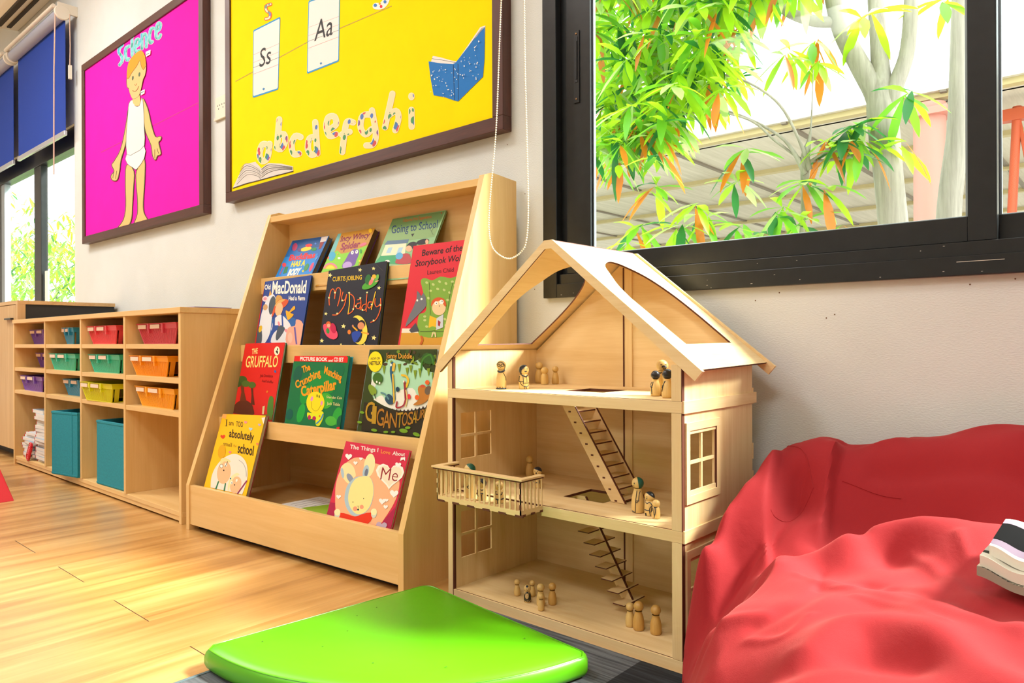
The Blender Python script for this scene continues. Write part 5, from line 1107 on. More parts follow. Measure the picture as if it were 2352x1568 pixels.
def paper_thing(name, label, cat, fn, crop, group=None, mat=None, h0=.0012):
    m = MB(); A = Art(m, (0, PNY, 0), NB, crop, h0, .0001, rough=.6); fn(A)
    if not m.v: return
    vs = [Vector(v) for v in m.v]; c = Vector((sum(v.x for v in vs)/len(vs), PNY, min(v.z for v in vs)))
    # back the artwork with a paper sheet of real thickness
    o = at_origin(m, c).build(name, None, 0); o.location = c; tag(o, label, cat, group); return o
pm_, nt, b = new_mat('patterned_letter_paper')
tc = nt.nodes.new('ShaderNodeTexCoord'); vo = nt.nodes.new('ShaderNodeTexVoronoi'); vo.inputs['Scale'].default_value = 30; nt.links.new(tc.outputs['Object'], vo.inputs['Vector'])
r1 = nt.nodes.new('ShaderNodeValToRGB'); r1.color_ramp.interpolation = 'CONSTANT'
el = r1.color_ramp.elements; el[0].position = 0; el[0].color = lin('#C83A3A'); el[1].position = .25; el[1].color = lin('#2E8A4A'); x = el.new(.5); x.color = lin('#3A6AB8'); x = el.new(.7); x.color = lin('#6A3A8A'); x = el.new(.85); x.color = lin('#E0A020')
sp_ = nt.nodes.new('ShaderNodeSeparateColor'); nt.links.new(vo.outputs['Color'], sp_.inputs[0]); nt.links.new(sp_.outputs[0], r1.inputs['Fac'])
r2 = nt.nodes.new('ShaderNodeValToRGB'); r2.color_ramp.interpolation = 'CONSTANT'; el = r2.color_ramp.elements; el[0].position = 0; el[0].color = (0, 0, 0, 1); el[1].position = .10; el[1].color = (1, 1, 1, 1); x = el.new(.44); x.color = (0, 0, 0, 1)
nt.links.new(vo.outputs['Distance'], r2.inputs['Fac']); mx = nt.nodes.new('ShaderNodeMixRGB'); mx.inputs[1].default_value = lin('#F3D9A4'); nt.links.new(r2.outputs['Color'], mx.inputs[0]); nt.links.new(r1.outputs['Color'], mx.inputs[2]); nt.links.new(mx.outputs[0], b.inputs['Base Color'])
c2 = (500, 0, 2.2395)
LET = {'a': [[(264, 748), (232, 742), (216, 795), (232, 830), (258, 808), (268, 740)]], 'b': [[(318, 614), (306, 762)], [(312, 700), (342, 690), (348, 730), (325, 768), (304, 756)]], 'c': [[(428, 705), (400, 700), (381, 745), (392, 792), (420, 790)]],
       'd': [[(503, 628), (514, 790)], [(508, 705), (474, 712), (466, 768), (488, 798), (514, 775)]], 'e': [[(572, 668), (610, 640), (602, 600), (570, 605), (560, 655), (577, 700), (610, 690)]], 'f': [[(698, 630), (668, 625), (655, 675), (642, 782)], [(640, 692), (680, 678)]],
       'g': [[(795, 590), (748, 595), (736, 655), (762, 692), (792, 665)], [(795, 568), (815, 690), (800, 742), (766, 748)]], 'h': [[(900, 482), (862, 655)], [(880, 595), (918, 570), (932, 605), (915, 670)]], 'i': [[(998, 565), (999, 652)], [(998, 492), (998, 500)]]}
for k, sts in LET.items():
    def fn(A, sts=sts):
        for s_ in sts: A.line(s_, 32, '#F6E6C4', 4 if len(s_) > 2 else 0)
        for s_ in sts: A.line(s_, 25, '', 4 if len(s_) > 2 else 0, mat=pm_)
    paper_thing('paper_letter', f'patterned paper letter {k} stuck low on the yellow notice board', 'paper letter', fn, c2, 'patterned letters on the yellow board')
paper_thing('paper_letter', 'small patterned red letter s above the left alphabet card', 'paper letter', lambda A: (A.line([(273, 22), (250, 32), (252, 55), (270, 70), (266, 92), (248, 98)], 17, '#E0503A', 4), A.line([(273, 22), (250, 32), (252, 55), (270, 70), (266, 92), (248, 98)], 9, '', 4, mat=pm_)), c2, 'patterned letters on the yellow board')
paper_thing('paper_letter', 'white spotted paper letter cut off by the top edge, right of the cards', 'paper letter', lambda A: (A.line([(815, 32), (845, 30), (868, 0), (870, -40)], 34, '#F4EFE6', 4), A.ell(812, 28, 9, 9, '#3A7AC8'), A.ell(842, 34, 7, 8, '#D8283A'), A.ell(862, 10, 8, 9, '#3A7AC8'), A.ell(835, 20, 6, 6, '#E8A020')), c2, 'patterned letters on the yellow board')
def card(A, q, title, pins):
    def ins(q, f):
        c = np.mean(q, 0); return [tuple(c+(np.array(p)-c)*f) for p in q]
    def rnd(q):
        out = []
        for i in range(4):
            p = np.array(q[i], float); a = np.array(q[i-1], float); b_ = np.array(q[(i+1) % 4], float)
            for t in (.05, .02): out.append(tuple(p+(a-p)*t))
            for t in (.02, .05): out.append(tuple(p+(b_-p)*t))
        return out
    A.poly(rnd(q), '#2E96D0'); A.poly(rnd(ins(q, .955)), '#EDEBE6')
    q = ins(q, .955); L_ = lambda f: (np.array(q[0])*(1-f)+np.array(q[3])*f, np.array(q[1])*(1-f)+np.array(q[2])*f)
    for f, c in ((.36, '#D89A98'), (.56, '#4A4A50'), (.48, '#D8B0AE'), (.66, '#D89A98')): a, b_ = L_(f); A.line([tuple(a), tuple(b_)], 1.6, c, round_=False)
    A.text(*title)
    for p in pins: A.poly([(p[0]-7, p[1]), (p[0], p[1]-6), (p[0]+7, p[1]-2), (p[0], p[1]+8)], '#3A86C0')
paper_thing('alphabet_card', 'white alphabet card reading Ss with a blue border', 'card', lambda A: card(A, [(184, 156), (323, 86), (313, 461), (181, 504)], ('Ss', (215, 347), (273, 325), (222, 252), '#2A2A2C', .0), [(238, 458)]), c2, 'alphabet cards')
paper_thing('alphabet_card', 'white alphabet card reading Aa with a blue border, cut by the top edge', 'card', lambda A: card(A, [(468, 5), (630, -50), (625, 316), (460, 381)], ('Aa', (498, 213), (592, 178), (506, 108), '#2A2A2C', .0), [(533, 326)]), c2, 'alphabet cards')
def bluebook(A):
    A.poly([(1098, 320), (1108, 288), (1150, 296), (1205, 312), (1232, 316), (1352, 140), (1378, 132), (1375, 200), (1236, 335), (1200, 335)], '#E9E6E2'); A.line([(1104, 302), (1160, 310), (1225, 322)], 2, '#3A3A3E'); A.line([(1234, 318), (1360, 146)], 2, '#3A3A3E'); A.line([(1240, 318), (1368, 142)], 2, '#3A3A3E')
    A.poly([(1086, 316), (1150, 326), (1212, 330), (1226, 322), (1310, 215), (1376, 138), (1374, 300), (1366, 395), (1300, 460), (1238, 522), (1215, 516), (1170, 500), (1112, 490), (1096, 400)], '#1A74C4')
    A.line([(1214, 335), (1220, 515)], 3, '#0E2E5A'); A.line([(1238, 330), (1240, 515)], 3, '#0E2E5A')
    rg = random.Random(4)
    for k in range(70):
        x = rg.uniform(1100, 1360); y = rg.uniform(345, 500) if x < 1240 else rg.uniform(max(200, 330-(x-1240)*1.2), 400+(1360-x)*.6)
        A.ell(x, y, rg.uniform(1, 4), rg.uniform(1, 5), '#DCE6EA', n=6)
paper_thing('paper_cutout', 'blue speckled open storybook cut-out at right of the yellow board', 'cut-out', bluebook, c2)
def openbk(A):
    A.poly([(78, 968), (120, 880), (140, 845), (195, 832), (226, 866), (262, 838), (330, 842), (388, 856), (390, 882), (300, 905), (222, 928), (150, 945)], '#DAD5CE', 0)
    for k in range(6): A.line([(100+k*4, 948-k*16), (150, 900-k*12), (205, 905-k*8), (222, 922-k*8)], 2.2, ('#4A4238', '#A29A90')[k % 2], 3)
    for k in range(5): A.line([(228, 912-k*10), (262, 888-k*10), (320, 872-k*5), (384, 872-k*3)], 2.2, ('#3A342C', '#A29A90')[k % 2], 3)
    A.line([(80, 968), (150, 944), (222, 926), (300, 904), (390, 881)], 4, '#2A241E')
paper_thing('paper_cutout', 'photo cut-out of an open book in the lower left corner of the yellow board', 'cut-out', openbk, c2)
c8 = (250, 40, 7.84); c1 = (0, 0, 2.24)
SCI = [('S', [[(246, 500), (192, 560), (188, 640), (235, 705), (245, 780), (198, 855)]]), ('c, first one,', [[(366, 520), (312, 560), (302, 680), (330, 770), (362, 745)]]), ('i', [[(422, 415), (425, 690)], [(426, 350), (426, 358)]]), ('e, first one,', [[(482, 530), (542, 485), (548, 400), (495, 415), (475, 560), (500, 635), (542, 600)]]),
       ('n', [[(602, 310), (600, 560)], [(605, 345), (662, 292), (682, 400), (676, 530)]]), ('c, second one,', [[(822, 200), (765, 210), (735, 350), (748, 460), (788, 435)]]), ('e, last one,', [[(862, 255), (918, 205), (932, 115), (890, 112), (855, 230), (860, 360), (905, 372), (934, 315)]])]
aq, nt, b = new_mat('aqua_patterned_paper'); tc = nt.nodes.new('ShaderNodeTexCoord'); nn = nt.nodes.new('ShaderNodeTexNoise'); nn.inputs['Scale'].default_value = 18; nt.links.new(tc.outputs['Object'], nn.inputs['Vector'])
rr = nt.nodes.new('ShaderNodeValToRGB'); rr.color_ramp.elements[0].position = .38; rr.color_ramp.elements[0].color = lin('#2F9A8A'); rr.color_ramp.elements[1].position = .62; rr.color_ramp.elements[1].color = lin('#1FA8D0'); x = rr.color_ramp.elements.new(.5); x.color = lin('#7FD3D0'); nt.links.new(nn.outputs['Fac'], rr.inputs['Fac']); nt.links.new(rr.outputs['Color'], b.inputs['Base Color'])
for k, sts in SCI:
    def fn(A, sts=sts):
        for s_ in sts: A.line(s_, 66, '#E9B8D8', 4 if len(s_) > 2 else 0)
        for s_ in sts: A.line(s_, 50, '', 4 if len(s_) > 2 else 0, mat=aq)
    paper_thing('paper_letter', f'aqua patterned paper letter {k} of the word Science on the pink board', 'paper letter', fn, c8, 'Science letters on the pink board')
def boy(A):
    SK, OL, HR = '#F3BE78', '#5A5A3A', '#F59A22'
    A.crop = c1
    def lay(pts, c, w=8, sm=3): A.line(pts, w, OL, sm, closed=True); A.poly(pts, c, sm)
    lay([(655, 850), (690, 880), (688, 960), (682, 1060), (678, 1120), (660, 1165), (615, 1197), (606, 1180), (640, 1130), (652, 1060), (650, 950)], SK)
    lay([(708, 880), (745, 820), (745, 930), (738, 1040), (742, 1095), (762, 1135), (748, 1165), (712, 1175), (694, 1155), (712, 1100), (712, 1020), (706, 940)], SK)
    lay([(665, 560), (650, 660), (625, 770), (592, 830), (580, 850), (592, 880), (576, 905), (582, 925), (604, 925), (616, 880), (624, 820), (648, 740), (662, 650)], SK)
    lay([(735, 505), (762, 560), (780, 640), (802, 705), (830, 703), (828, 720), (818, 735), (830, 790), (812, 800), (802, 822), (790, 800), (782, 745), (755, 680), (742, 600)], SK)
    for p in ([(590, 880), (584, 915)], [(604, 880), (598, 920)], [(800, 770), (800, 815)], [(812, 765), (820, 790)]): A.line(p, 3, OL)
    lay([(656, 795), (745, 752), (745, 815), (715, 860), (702, 872), (688, 862), (658, 840)], '#E6E6E4', 4, 2)
    lay([(685, 515), (698, 545), (722, 545), (735, 502), (742, 560), (745, 660), (746, 748), (700, 785), (658, 795), (655, 690), (664, 580), (668, 535)], '#DEDDDE', 4, 2)
    A.poly([(686, 500), (722, 490), (728, 520), (720, 545), (700, 545), (688, 530)], SK)
    A.crop = c8
    lay([(340, 1080), (350, 950), (420, 800), (520, 700), (620, 640), (670, 760), (685, 900), (665, 1040), (630, 1120), (600, 1260), (560, 1400), (500, 1455), (440, 1462), (400, 1380), (370, 1280), (345, 1260), (335, 1160)], '#F2BC7C', 10)
    A.poly([(345, 1100), (345, 930), (385, 790), (470, 680), (580, 600), (640, 640), (675, 740), (678, 880), (640, 945), (600, 880), (575, 780), (520, 880), (430, 1000), (375, 1100)], HR, 3)
    A.line([(345, 1100), (375, 1100), (430, 1000), (520, 880), (575, 780), (600, 880), (640, 945), (678, 880)], 8, '#7A5A1E', 3)
    A.ell(448, 1095, 17, 42, '#5A6A50', 8); A.ell(567, 1030, 17, 42, '#5A6A50', 8); A.line([(480, 1210), (500, 1228), (518, 1195)], 9, '#A86A3A', 2); A.line([(445, 1322), (490, 1335), (530, 1300), (555, 1245)], 9, '#8A4A2A', 3)
bo = paper_thing('paper_figure', 'paper cut-out boy with orange hair, white vest and briefs on the pink board', 'cut-out', boy, c1, h0=.0035)
for lab, q, tx in (('tiny white word label beside the paper boy hair', [(680, 625), (770, 585), (765, 670), (685, 718)], (695, 672)), ('tiny white word label beside the paper boy neck', [(592, 1330), (665, 1298), (660, 1372), (590, 1410)], (605, 1358))):
    paper_thing('word_label', lab, 'label', lambda A, q=q, tx=tx: (A.poly(q, '#F2EFEA'), A.line([tx, (tx[0]+45, tx[1]-20)], 12, '#4A7A6A')), c8, 'word labels on the pink board', h0=.006)
# ---- wall socket
a = PY(495, 226, WY-.006); b_ = PY(521, 262, WY-.006); sk = thing('wall_socket', 'cream wall socket between the two notice boards', 'socket', (a.x, WY, b_.z))
w_ = b_.x-a.x; h_ = a.z-b_.z; cr = plain('cream_plastic', '#E6DFC8', .4)
MB().box(0, w_, -.008, -.001, 0, h_, cr).build('plate', sk, .002)
m = MB()
for i in range(2):
    for dx, dz in ((-.012, .008), (.012, .008), (0, -.010)): m.lathe([(0, -.0085), (.0035, -.0085), (.004, -.008)], plain('socket_hole', '#3A362E', .8), 8, (w_*(.3+.4*i)+dx, 0, h_/2+dz), 'y')
m.build('pin_holes', sk); MB().box(-.004, w_+.004, -.014, -.001, -.014, -.001, cr).build('trunking', sk, .001)
# ---- bead chain of the window blind
cc = (960, 0, 2.528); pts = [(487, -40), (482, 30), (470, 330), (455, 720), (432, 1000), (415, 1200), (412, 1330), (430, 1430), (480, 1485), (540, 1500), (600, 1460), (630, 1390), (640, 1200), (632, 800), (622, 400), (617, 0), (616, -40)]
cy = 1.675; P = [PY(cc[0]+x/cc[2], cc[1]+y/cc[2], cy) for x, y in curve_pts(pts, 12)]
m = MB(); beadm = plain('ivory_bead', '#EFE8CF', .35); acc = 0; last = P[0]; sp0 = .0074; cnt = 0
for i in range(1, len(P)):
    a, b_ = P[i-1], P[i]; d = (b_-a).length; s_ = sp0-acc
    while s_ <= d:
        c = a.lerp(b_, s_/d); m.lathe([(0, -.0028), (.002, -.002), (.0028, 0), (.002, .002), (0, .0028)], beadm, 7, c); s_ += sp0; cnt += 1
    acc = d-(s_-sp0)
ch = thing('blind_chain', 'long ivory bead chain loop hanging between the yellow board and the window', 'chain', (P[0].x, cy, 1.0)); o = at_origin(m, ch.location).build('beads', ch); o['kind'] = 'stuff'
at_origin(MB().tube(P[::2], .0007, beadm, 5), ch.location).build('cord', ch)
# ---- roller blinds on the far window
navy = plain('navy_blind_fabric', '#0F3FA8', .8, noise=.10, bscale=260, bump=.2); wp_ = plain('white_plastic', '#E8E1D2', .4); alu = plain('brushed_aluminium', '#C9CCD2', .3, .5)
BZT = 3.13; BY = 1.80
def blind(label, xa, xb, zb):
    t = thing('roller_blind', label, 'blind', ((xa+xb)/2, BY, zb), 0, 'navy roller blinds over the far window')
    part(MB().box(xa+.03, xb-.03, BY+.028, BY+.030, zb, BZT, navy), 'fabric', t, 0)
    mm = MB(); mm.lathe([(0, xa+.02), (.042, xa+.02), (.042, xb-.02), (0, xb-.02)], plain('blind_fabric_back', '#A9AEC0', .7), 20, (0, BY, BZT), 'x'); part(mm, 'roller', t, 0)
    part(MB().box(xa+.03, xb-.03, BY+.018, BY+.040, zb-.035, zb, alu), 'bottom_bar', t, .004)
    mm = MB(); mm.tube([(xa, BY-.055, BZT+.035), (xb, BY-.055, BZT+.035)], .014, wp_, 8); part(mm, 'head_rail', t, 0)
    for x in (xa, xb):
        mm = MB(); mm.lathe([(0, -.012), (.05, -.012), (.055, 0), (.05, .012), (0, .012)], wp_, 20, (x, BY, BZT), 'x'); mm.box(x-.009, x+.009, BY-.03, WY, BZT, BZT+.07, wp_); part(mm, 'bracket', t, .001)
    return t
r_ = blind('navy blue roller blind nearest the pink board', -7.17, -5.955, 2.285)
mm = MB(); mm.tube([(-5.955, BY-.045, BZT), (-5.98, BY-.047, 2.7), (-6.0, BY-.045, 1.95)], .005, plain('pinkish_cord', '#D9B8A4', .6), 6); part(mm, 'cord', r_, 0)
mm = MB(); mm.tube([(-5.945, BY+.045, BZT), (-5.95, BY+.05, 2.9), (-5.96, BY+.05, 2.75)], .004, plain('pinkish_cord', '#D9B8A4', .6), 6); mm.box(-5.965, -5.945, BY+.04, BY+.06, 2.66, 2.76, wp_); part(mm, 'cord', r_, 0)
blind('navy blue roller blind cut off by the left edge of the photo', -8.7, -7.25, 2.285)
# ---- air conditioner
ac = thing('air_conditioner', 'white wall-mounted air conditioner above the blinds at the top left corner', 'air conditioner', (-6.6, WY, 3.42)); aw = plain('ivory_plastic', '#EFE6D2', .45)
part(MB().prism([(-7.40, WY-.001, 3.44), (-7.40, WY-.16, 3.42), (-7.40, WY-.23, 3.46), (-7.40, WY-.25, 3.52), (-7.40, WY-.24, 3.68), (-7.40, WY-.001, 3.68)], (1.6, 0, 0), aw), 'housing', ac, .008)
for ya, yb, dz in ((.075, .105, 0), (.145, .185, .004)):
    z_ = 3.4185+.02*(1-(ya/.16))*.9
    part(MB().hexa([(-7.33, WY-yb, z_-.012), (-5.9, WY-yb, z_-.012), (-5.9, WY-ya, z_-.008), (-7.33, WY-ya, z_-.008), (-7.33, WY-yb, z_+.01), (-5.9, WY-yb, z_+.01), (-5.9, WY-ya, z_+.01), (-7.33, WY-ya, z_+.01)], plain('vent_dark', '#3A332A', .8)), 'vent', ac, 0)
# ================================================================ rug
rug_m, nt, b = new_mat('patchwork_rug'); N = nt.nodes; L = nt.links; tc = N.new('ShaderNodeTexCoord'); sx = N.new('ShaderNodeSeparateXYZ'); L.new(tc.outputs['Object'], sx.inputs[0])
mp = N.new('ShaderNodeMapping'); mp.inputs['Scale'].default_value = (6, 120, 6); L.new(tc.outputs['Object'], mp.inputs['Vector']); n = N.new('ShaderNodeTexNoise'); n.inputs['Scale'].default_value = 1; n.inputs['Detail'].default_value = 4; L.new(mp.outputs['Vector'], n.inputs['Vector'])
ra = N.new('ShaderNodeValToRGB'); ra.color_ramp.elements[0].position = .35; ra.color_ramp.elements[0].color = lin('#3C3F43'); ra.color_ramp.elements[1].position = .65; ra.color_ramp.elements[1].color = lin('#6C7073'); L.new(n.outputs['Fac'], ra.inputs['Fac'])
rb = N.new('ShaderNodeValToRGB'); rb.color_ramp.elements[0].position = .4; rb.color_ramp.elements[0].color = lin('#14171A'); rb.color_ramp.elements[1].position = .7; rb.color_ramp.elements[1].color = lin('#34383D'); L.new(n.outputs['Fac'], rb.inputs['Fac'])
m1 = mth('GREATER_THAN', sx.outputs['X'], .675); mxn = N.new('ShaderNodeMixRGB'); L.new(m1, mxn.inputs[0]); L.new(ra.outputs['Color'], mxn.inputs[1]); L.new(rb.outputs['Color'], mxn.inputs[2]); L.new(mxn.outputs[0], b.inputs['Base Color']); b.inputs['Roughness'].default_value = .95
rg_ = thing('rug', 'grey and black patchwork rug under the green seat mat and beanbag', 'rug', (-1.535, -.9, 0))
MB().box(0, 2.3, 0, 2.305, 0, .006, rug_m).build('pile', rg_)
MB().box(-.008, 0, -.008, 2.313, 0, .008, plain('rug_binding', '#5E6E72', .8)).build('binding', rg_, .001)
# ================================================================ green quarter-round mat
gmt, nt, b = new_mat('green_vinyl'); b.inputs['Base Color'].default_value = lin('#56AA05'); b.inputs['Roughness'].default_value = .38; b.inputs['Specular IOR Level'].default_value = .6
nn = nt.nodes.new('ShaderNodeTexNoise'); nn.inputs['Scale'].default_value = 4; nn.inputs['Detail'].default_value = 3; tc = nt.nodes.new('ShaderNodeTexCoord'); nt.links.new(tc.outputs['Object'], nn.inputs['Vector']); bp = nt.nodes.new('ShaderNodeBump'); bp.inputs['Strength'].default_value = .25; bp.inputs['Distance'].default_value = .01; nt.links.new(nn.outputs['Fac'], bp.inputs['Height']); nt.links.new(bp.outputs['Normal'], b.inputs['Normal'])
CC = Vector((-1.507, 1.352)); a0 = math.atan2(-.584, -.062); a1 = math.atan2(-.079, .622)
cu = thing('seat_mat', 'bright green quarter-round vinyl floor cushion in front of the doll house', 'floor cushion', (CC.x, CC.y, .006))
def outline(R, off, rc):
    pts = []
    # rounded corner at the centre, two straight sides, arc
    u0 = Vector((math.cos(a0), math.sin(a0))); u1 = Vector((math.cos(a1), math.sin(a1)))
    n0 = Vector((u0.y, -u0.x)); n0 = n0 if n0.dot(u1) > 0 else -n0; n1 = Vector((u1.y, -u1.x)); n1 = n1 if n1.dot(u0) > 0 else -n1
    R = R-off; bis = (u0+u1)
    c0 = n0*off+n1*off
    A_ = c0+u0*rc; B_ = c0+u1*rc
    for k in range(7): t = k/6; pts.append((B_.lerp(c0, t)).lerp(c0.lerp(A_, t), t))
    d0 = math.asin(off/R)
    ea0 = a0+d0; ea1 = a1-d0
    for k in range(1, 12): t = k/12; pts.append(A_.lerp(Vector((math.cos(ea0), math.sin(ea0)))*(R-rc*.5), t))
    for k in range(49):
        t = k/48; a = ea0+(ea1-ea0)*t; rr = R
        e = min(t, 1-t)*R*1.5
        if e < rc*.6: rr = R-(rc*.5)*(1-e/(rc*.6))**2
        pts.append(Vector((math.cos(a), math.sin(a)))*rr)
    for k in range(1, 12): t = k/12; pts.append((Vector((math.cos(ea1), math.sin(ea1)))*(R-rc*.5)).lerp(B_, t))
    return pts
rings = [(.014, 0), (.004, .006), (.0, .016), (.0, .030), (.003, .041), (.006, .0445), (.009, .0445), (.013, .0475), (.025, .0515), (.05, .054), (.10, .056), (.16, .0565), (.22, .057)]
V = []; F = []; n = None
for off, z in rings:
    o_ = outline(.615, off, .035)
    n = len(o_); V += [(p.x, p.y, z) for p in o_]
for i in range(len(rings)-1): F += [(i*n+k, i*n+(k+1) % n, (i+1)*n+(k+1) % n, (i+1)*n+k) for k in range(n)]
m = MB().add(V, F, gmt, True); m.add(V[-n:], [tuple(range(n))], gmt, True); m.add(V[:n], [tuple(range(n))[::-1]], gmt); m.build('cover', cu)
MB().tube([(p.x, p.y, .0452) for p in outline(.615, .0075, .035)], .0018, gmt, 6, closed=True).build('piping', cu)
m = MB()
for px, py in ((820, 1413), (865, 1394), (741, 1484), (603, 1472), (1205, 1465), (1025, 1530), (798, 1448), (857, 1521)):
    p = PZ(px, py, .063)-cu.location; m.lathe([(0, .0006), (.002, .0003)], plain('dirt_speck', '#3A5A14', .8), 6, (p.x, p.y, .0565))
m.build('dirt_specks', cu)
# ================================================================ red beanbag
# height field: control points (photo pixel, known height or depth) -> world (x, y, z), thin-plate spline through them
def Z_(px, py, z): p = PZ(px, py, z); return (p.x, p.y, p.z)
def Y_(px, py, y): p = PY(px, py, y); return (p.x, p.y, p.z)
ctrl = [
 # rim along the wall
 Y_(1830, 1028, 1.76), Y_(1880, 1022, 1.77), Y_(1930, 1020, 1.78), Y_(1990, 1019, 1.78), Y_(2050, 1015, 1.78), Y_(2110, 1008, 1.78), Y_(2180, 1004, 1.77), Y_(2250, 998, 1.76), Y_(2350, 991, 1.75), (.05, 1.73, .55), (.30, 1.62, .50),
 (-.60, 1.87, .40), (-.35, 1.87, .44), (-.1, 1.87, .47), (.2, 1.85, .45),
 # left arm crest, running forward and down
 Y_(1790, 1056, 1.70), Y_(1752, 1090, 1.62), Y_(1705, 1140, 1.54), Y_(1650, 1198, 1.46), Y_(1606, 1248, 1.385),
 (-.735, 1.72, .30), (-.74, 1.55, .24), (-.735, 1.42, .20),
 # inner face and hollow behind the seat
 (-.58, 1.60, .345), (-.54, 1.50, .295), (-.57, 1.40, .258), (-.42, 1.60, .315), (-.30, 1.60, .32), (-.15, 1.59, .33), (0, 1.58, .34), (-.45, 1.68, .42), (-.32, 1.68, .44), (-.2, 1.68, .455), (0, 1.67, .47), (-.50, 1.62, .36),
 # back mound of the seat
 Y_(1945, 1232, 1.46), Y_(2000, 1206, 1.49), Y_(2060, 1193, 1.51), Y_(2120, 1187, 1.52), Y_(2200, 1190, 1.52), Y_(2320, 1212, 1.50), (.05, 1.45, .39),
 (-.46, 1.37, .292), (-.36, 1.38, .315), (-.25, 1.36, .345),
 # front mound
 Z_(1780, 1308, .285), Z_(1860, 1278, .302), Z_(1950, 1268, .312), Z_(2040, 1288, .318), Z_(2120, 1330, .328), Z_(2300, 1330, .362), Z_(1700, 1420, .252), Z_(1850, 1420, .300), Z_(2000, 1420, .320), Z_(2000, 1520, .312), Z_(2200, 1440, .345), Z_(2350, 1460, .355), Z_(2300, 1555, .33), Z_(1625, 1540, .205), Z_(1800, 1560, .285),
 (-.30, .80, .29), (-.05, .75, .31), (.2, .8, .32), (.35, 1.2, .36), (-.42, .92, .22), (-.1, .6, .25),
 Z_(1650, 1330, .235), Z_(1600, 1420, .16), Z_(1690, 1290, .262)]
cp = np.array(ctrl); n = len(cp)
def tps(r2): return np.where(r2 > 1e-12, .5*r2*np.log(np.maximum(r2, 1e-12)), 0)
K = tps(((cp[:, None, :2]-cp[None, :, :2])**2).sum(2))+np.eye(n)*6e-5; Pm = np.c_[np.ones(n), cp[:, :2]]
A_ = np.block([[K, Pm], [Pm.T, np.zeros((3, 3))]]); wts = np.linalg.solve(A_, np.r_[cp[:, 2], 0, 0, 0])
def hgt(X, Y):
    r2 = (X[..., None]-cp[:, 0])**2+(Y[..., None]-cp[:, 1])**2
    return tps(r2)@wts[:n]+wts[n]+wts[n+1]*X+wts[n+2]*Y
border = [(-.744, 1.885), (-.744, 1.60), (-.744, 1.42), (-.730, 1.35), (-.665, 1.22), (-.585, 1.05), (-.50, .88), (-.40, .72), (-.25, .60), (0, .52), (.25, .56), (.45, .75), (.58, 1.05), (.62, 1.4), (.6, 1.75), (.55, 1.885)]
bp_ = np.array(curve_pts(border, 6, True))
def bdist(X, Y):
    d = np.full(X.shape, 9.0); inside = np.zeros(X.shape, bool); m_ = len(bp_)
    for i in range(m_):
        a = bp_[i]; b2 = bp_[(i+1) % m_]; ab = b2-a; t = np.clip(((X-a[0])*ab[0]+(Y-a[1])*ab[1])/max(ab@ab, 1e-12), 0, 1)
        d = np.minimum(d, np.hypot(X-a[0]-ab[0]*t, Y-a[1]-ab[1]*t))
        c = ((a[1] > Y) != (b2[1] > Y)) & (X < (b2[0]-a[0])*(Y-a[1])/(b2[1]-a[1]+1e-12)+a[0]); inside ^= c
    return d, inside
# folds: (polyline in world xy, amplitude, width)
def W2(*pp): return [PZ(x, y, z)[:2] for x, y, z in pp]
folds = [
 (W2((1610, 1520, .17), (1680, 1390, .25), (1745, 1330, .27), (1790, 1302, .285)), .016, .022),
 (W2((1860, 1500, .30), (1960, 1440, .32), (2080, 1450, .33), (2200, 1500, .34), (2340, 1560, .35)), .022, .040),
 (W2((1820, 1560, .28), (1960, 1510, .31), (2100, 1530, .32)), -.014, .030),
 (W2((1900, 1330, .31), (2050, 1370, .33), (2180, 1420, .34), (2350, 1460, .35)), .008, .018),
 (W2((1990, 1330, .32), (2120, 1360, .335), (2300, 1440, .35)), -.006, .012),
 (W2((1740, 1440, .27), (1840, 1400, .295), (1900, 1340, .31)), -.006, .018),
 (W2((1960, 1370, .315), (2060, 1400, .325), (2170, 1450, .34)), .004, .007), (W2((1830, 1330, .29), (1930, 1350, .31), (2040, 1345, .32)), .0035, .008), (W2((2090, 1290, .325), (2170, 1330, .335), (2260, 1400, .35)), .005, .010), (W2((2200, 1270, .35), (2260, 1330, .36)), .004, .008), (W2((1720, 1500, .24), (1800, 1470, .28), (1860, 1420, .30)), .004, .008), (W2((1890, 1300, .31), (1880, 1350, .305)), -.004, .007),
 (W2((1640, 1470, .22), (1760, 1420, .28)), .006, .014),
 ([(-.71, 1.40), (-.68, 1.52), (-.66, 1.66), (-.655, 1.76)], .014, .016),
 ([(-.735, 1.44), (-.72, 1.58), (-.70, 1.72)], -.014, .016),
 ([(-.65, 1.36), (-.60, 1.50), (-.59, 1.64)], -.020, .020),
 ([(-.66, 1.29), (-.70, 1.38)], .012, .014), ([(-.62, 1.22), (-.67, 1.33)], -.012, .012), ([(-.57, 1.14), (-.62, 1.24)], .010, .014),
 ([(-.45, 1.69), (-.3, 1.695), (-.1, 1.68)], -.014, .016), ([(-.40, 1.82), (-.28, 1.80), (-.15, 1.80)], .016, .025)]
gx = np.arange(-.775, .66, .0055); gy = np.arange(.47, 1.90, .0055); X, Y = np.meshgrid(gx, gy, indexing='ij')
def W3(*pp): return [PY(x, y, yy)[:2] for x, y, yy in pp]
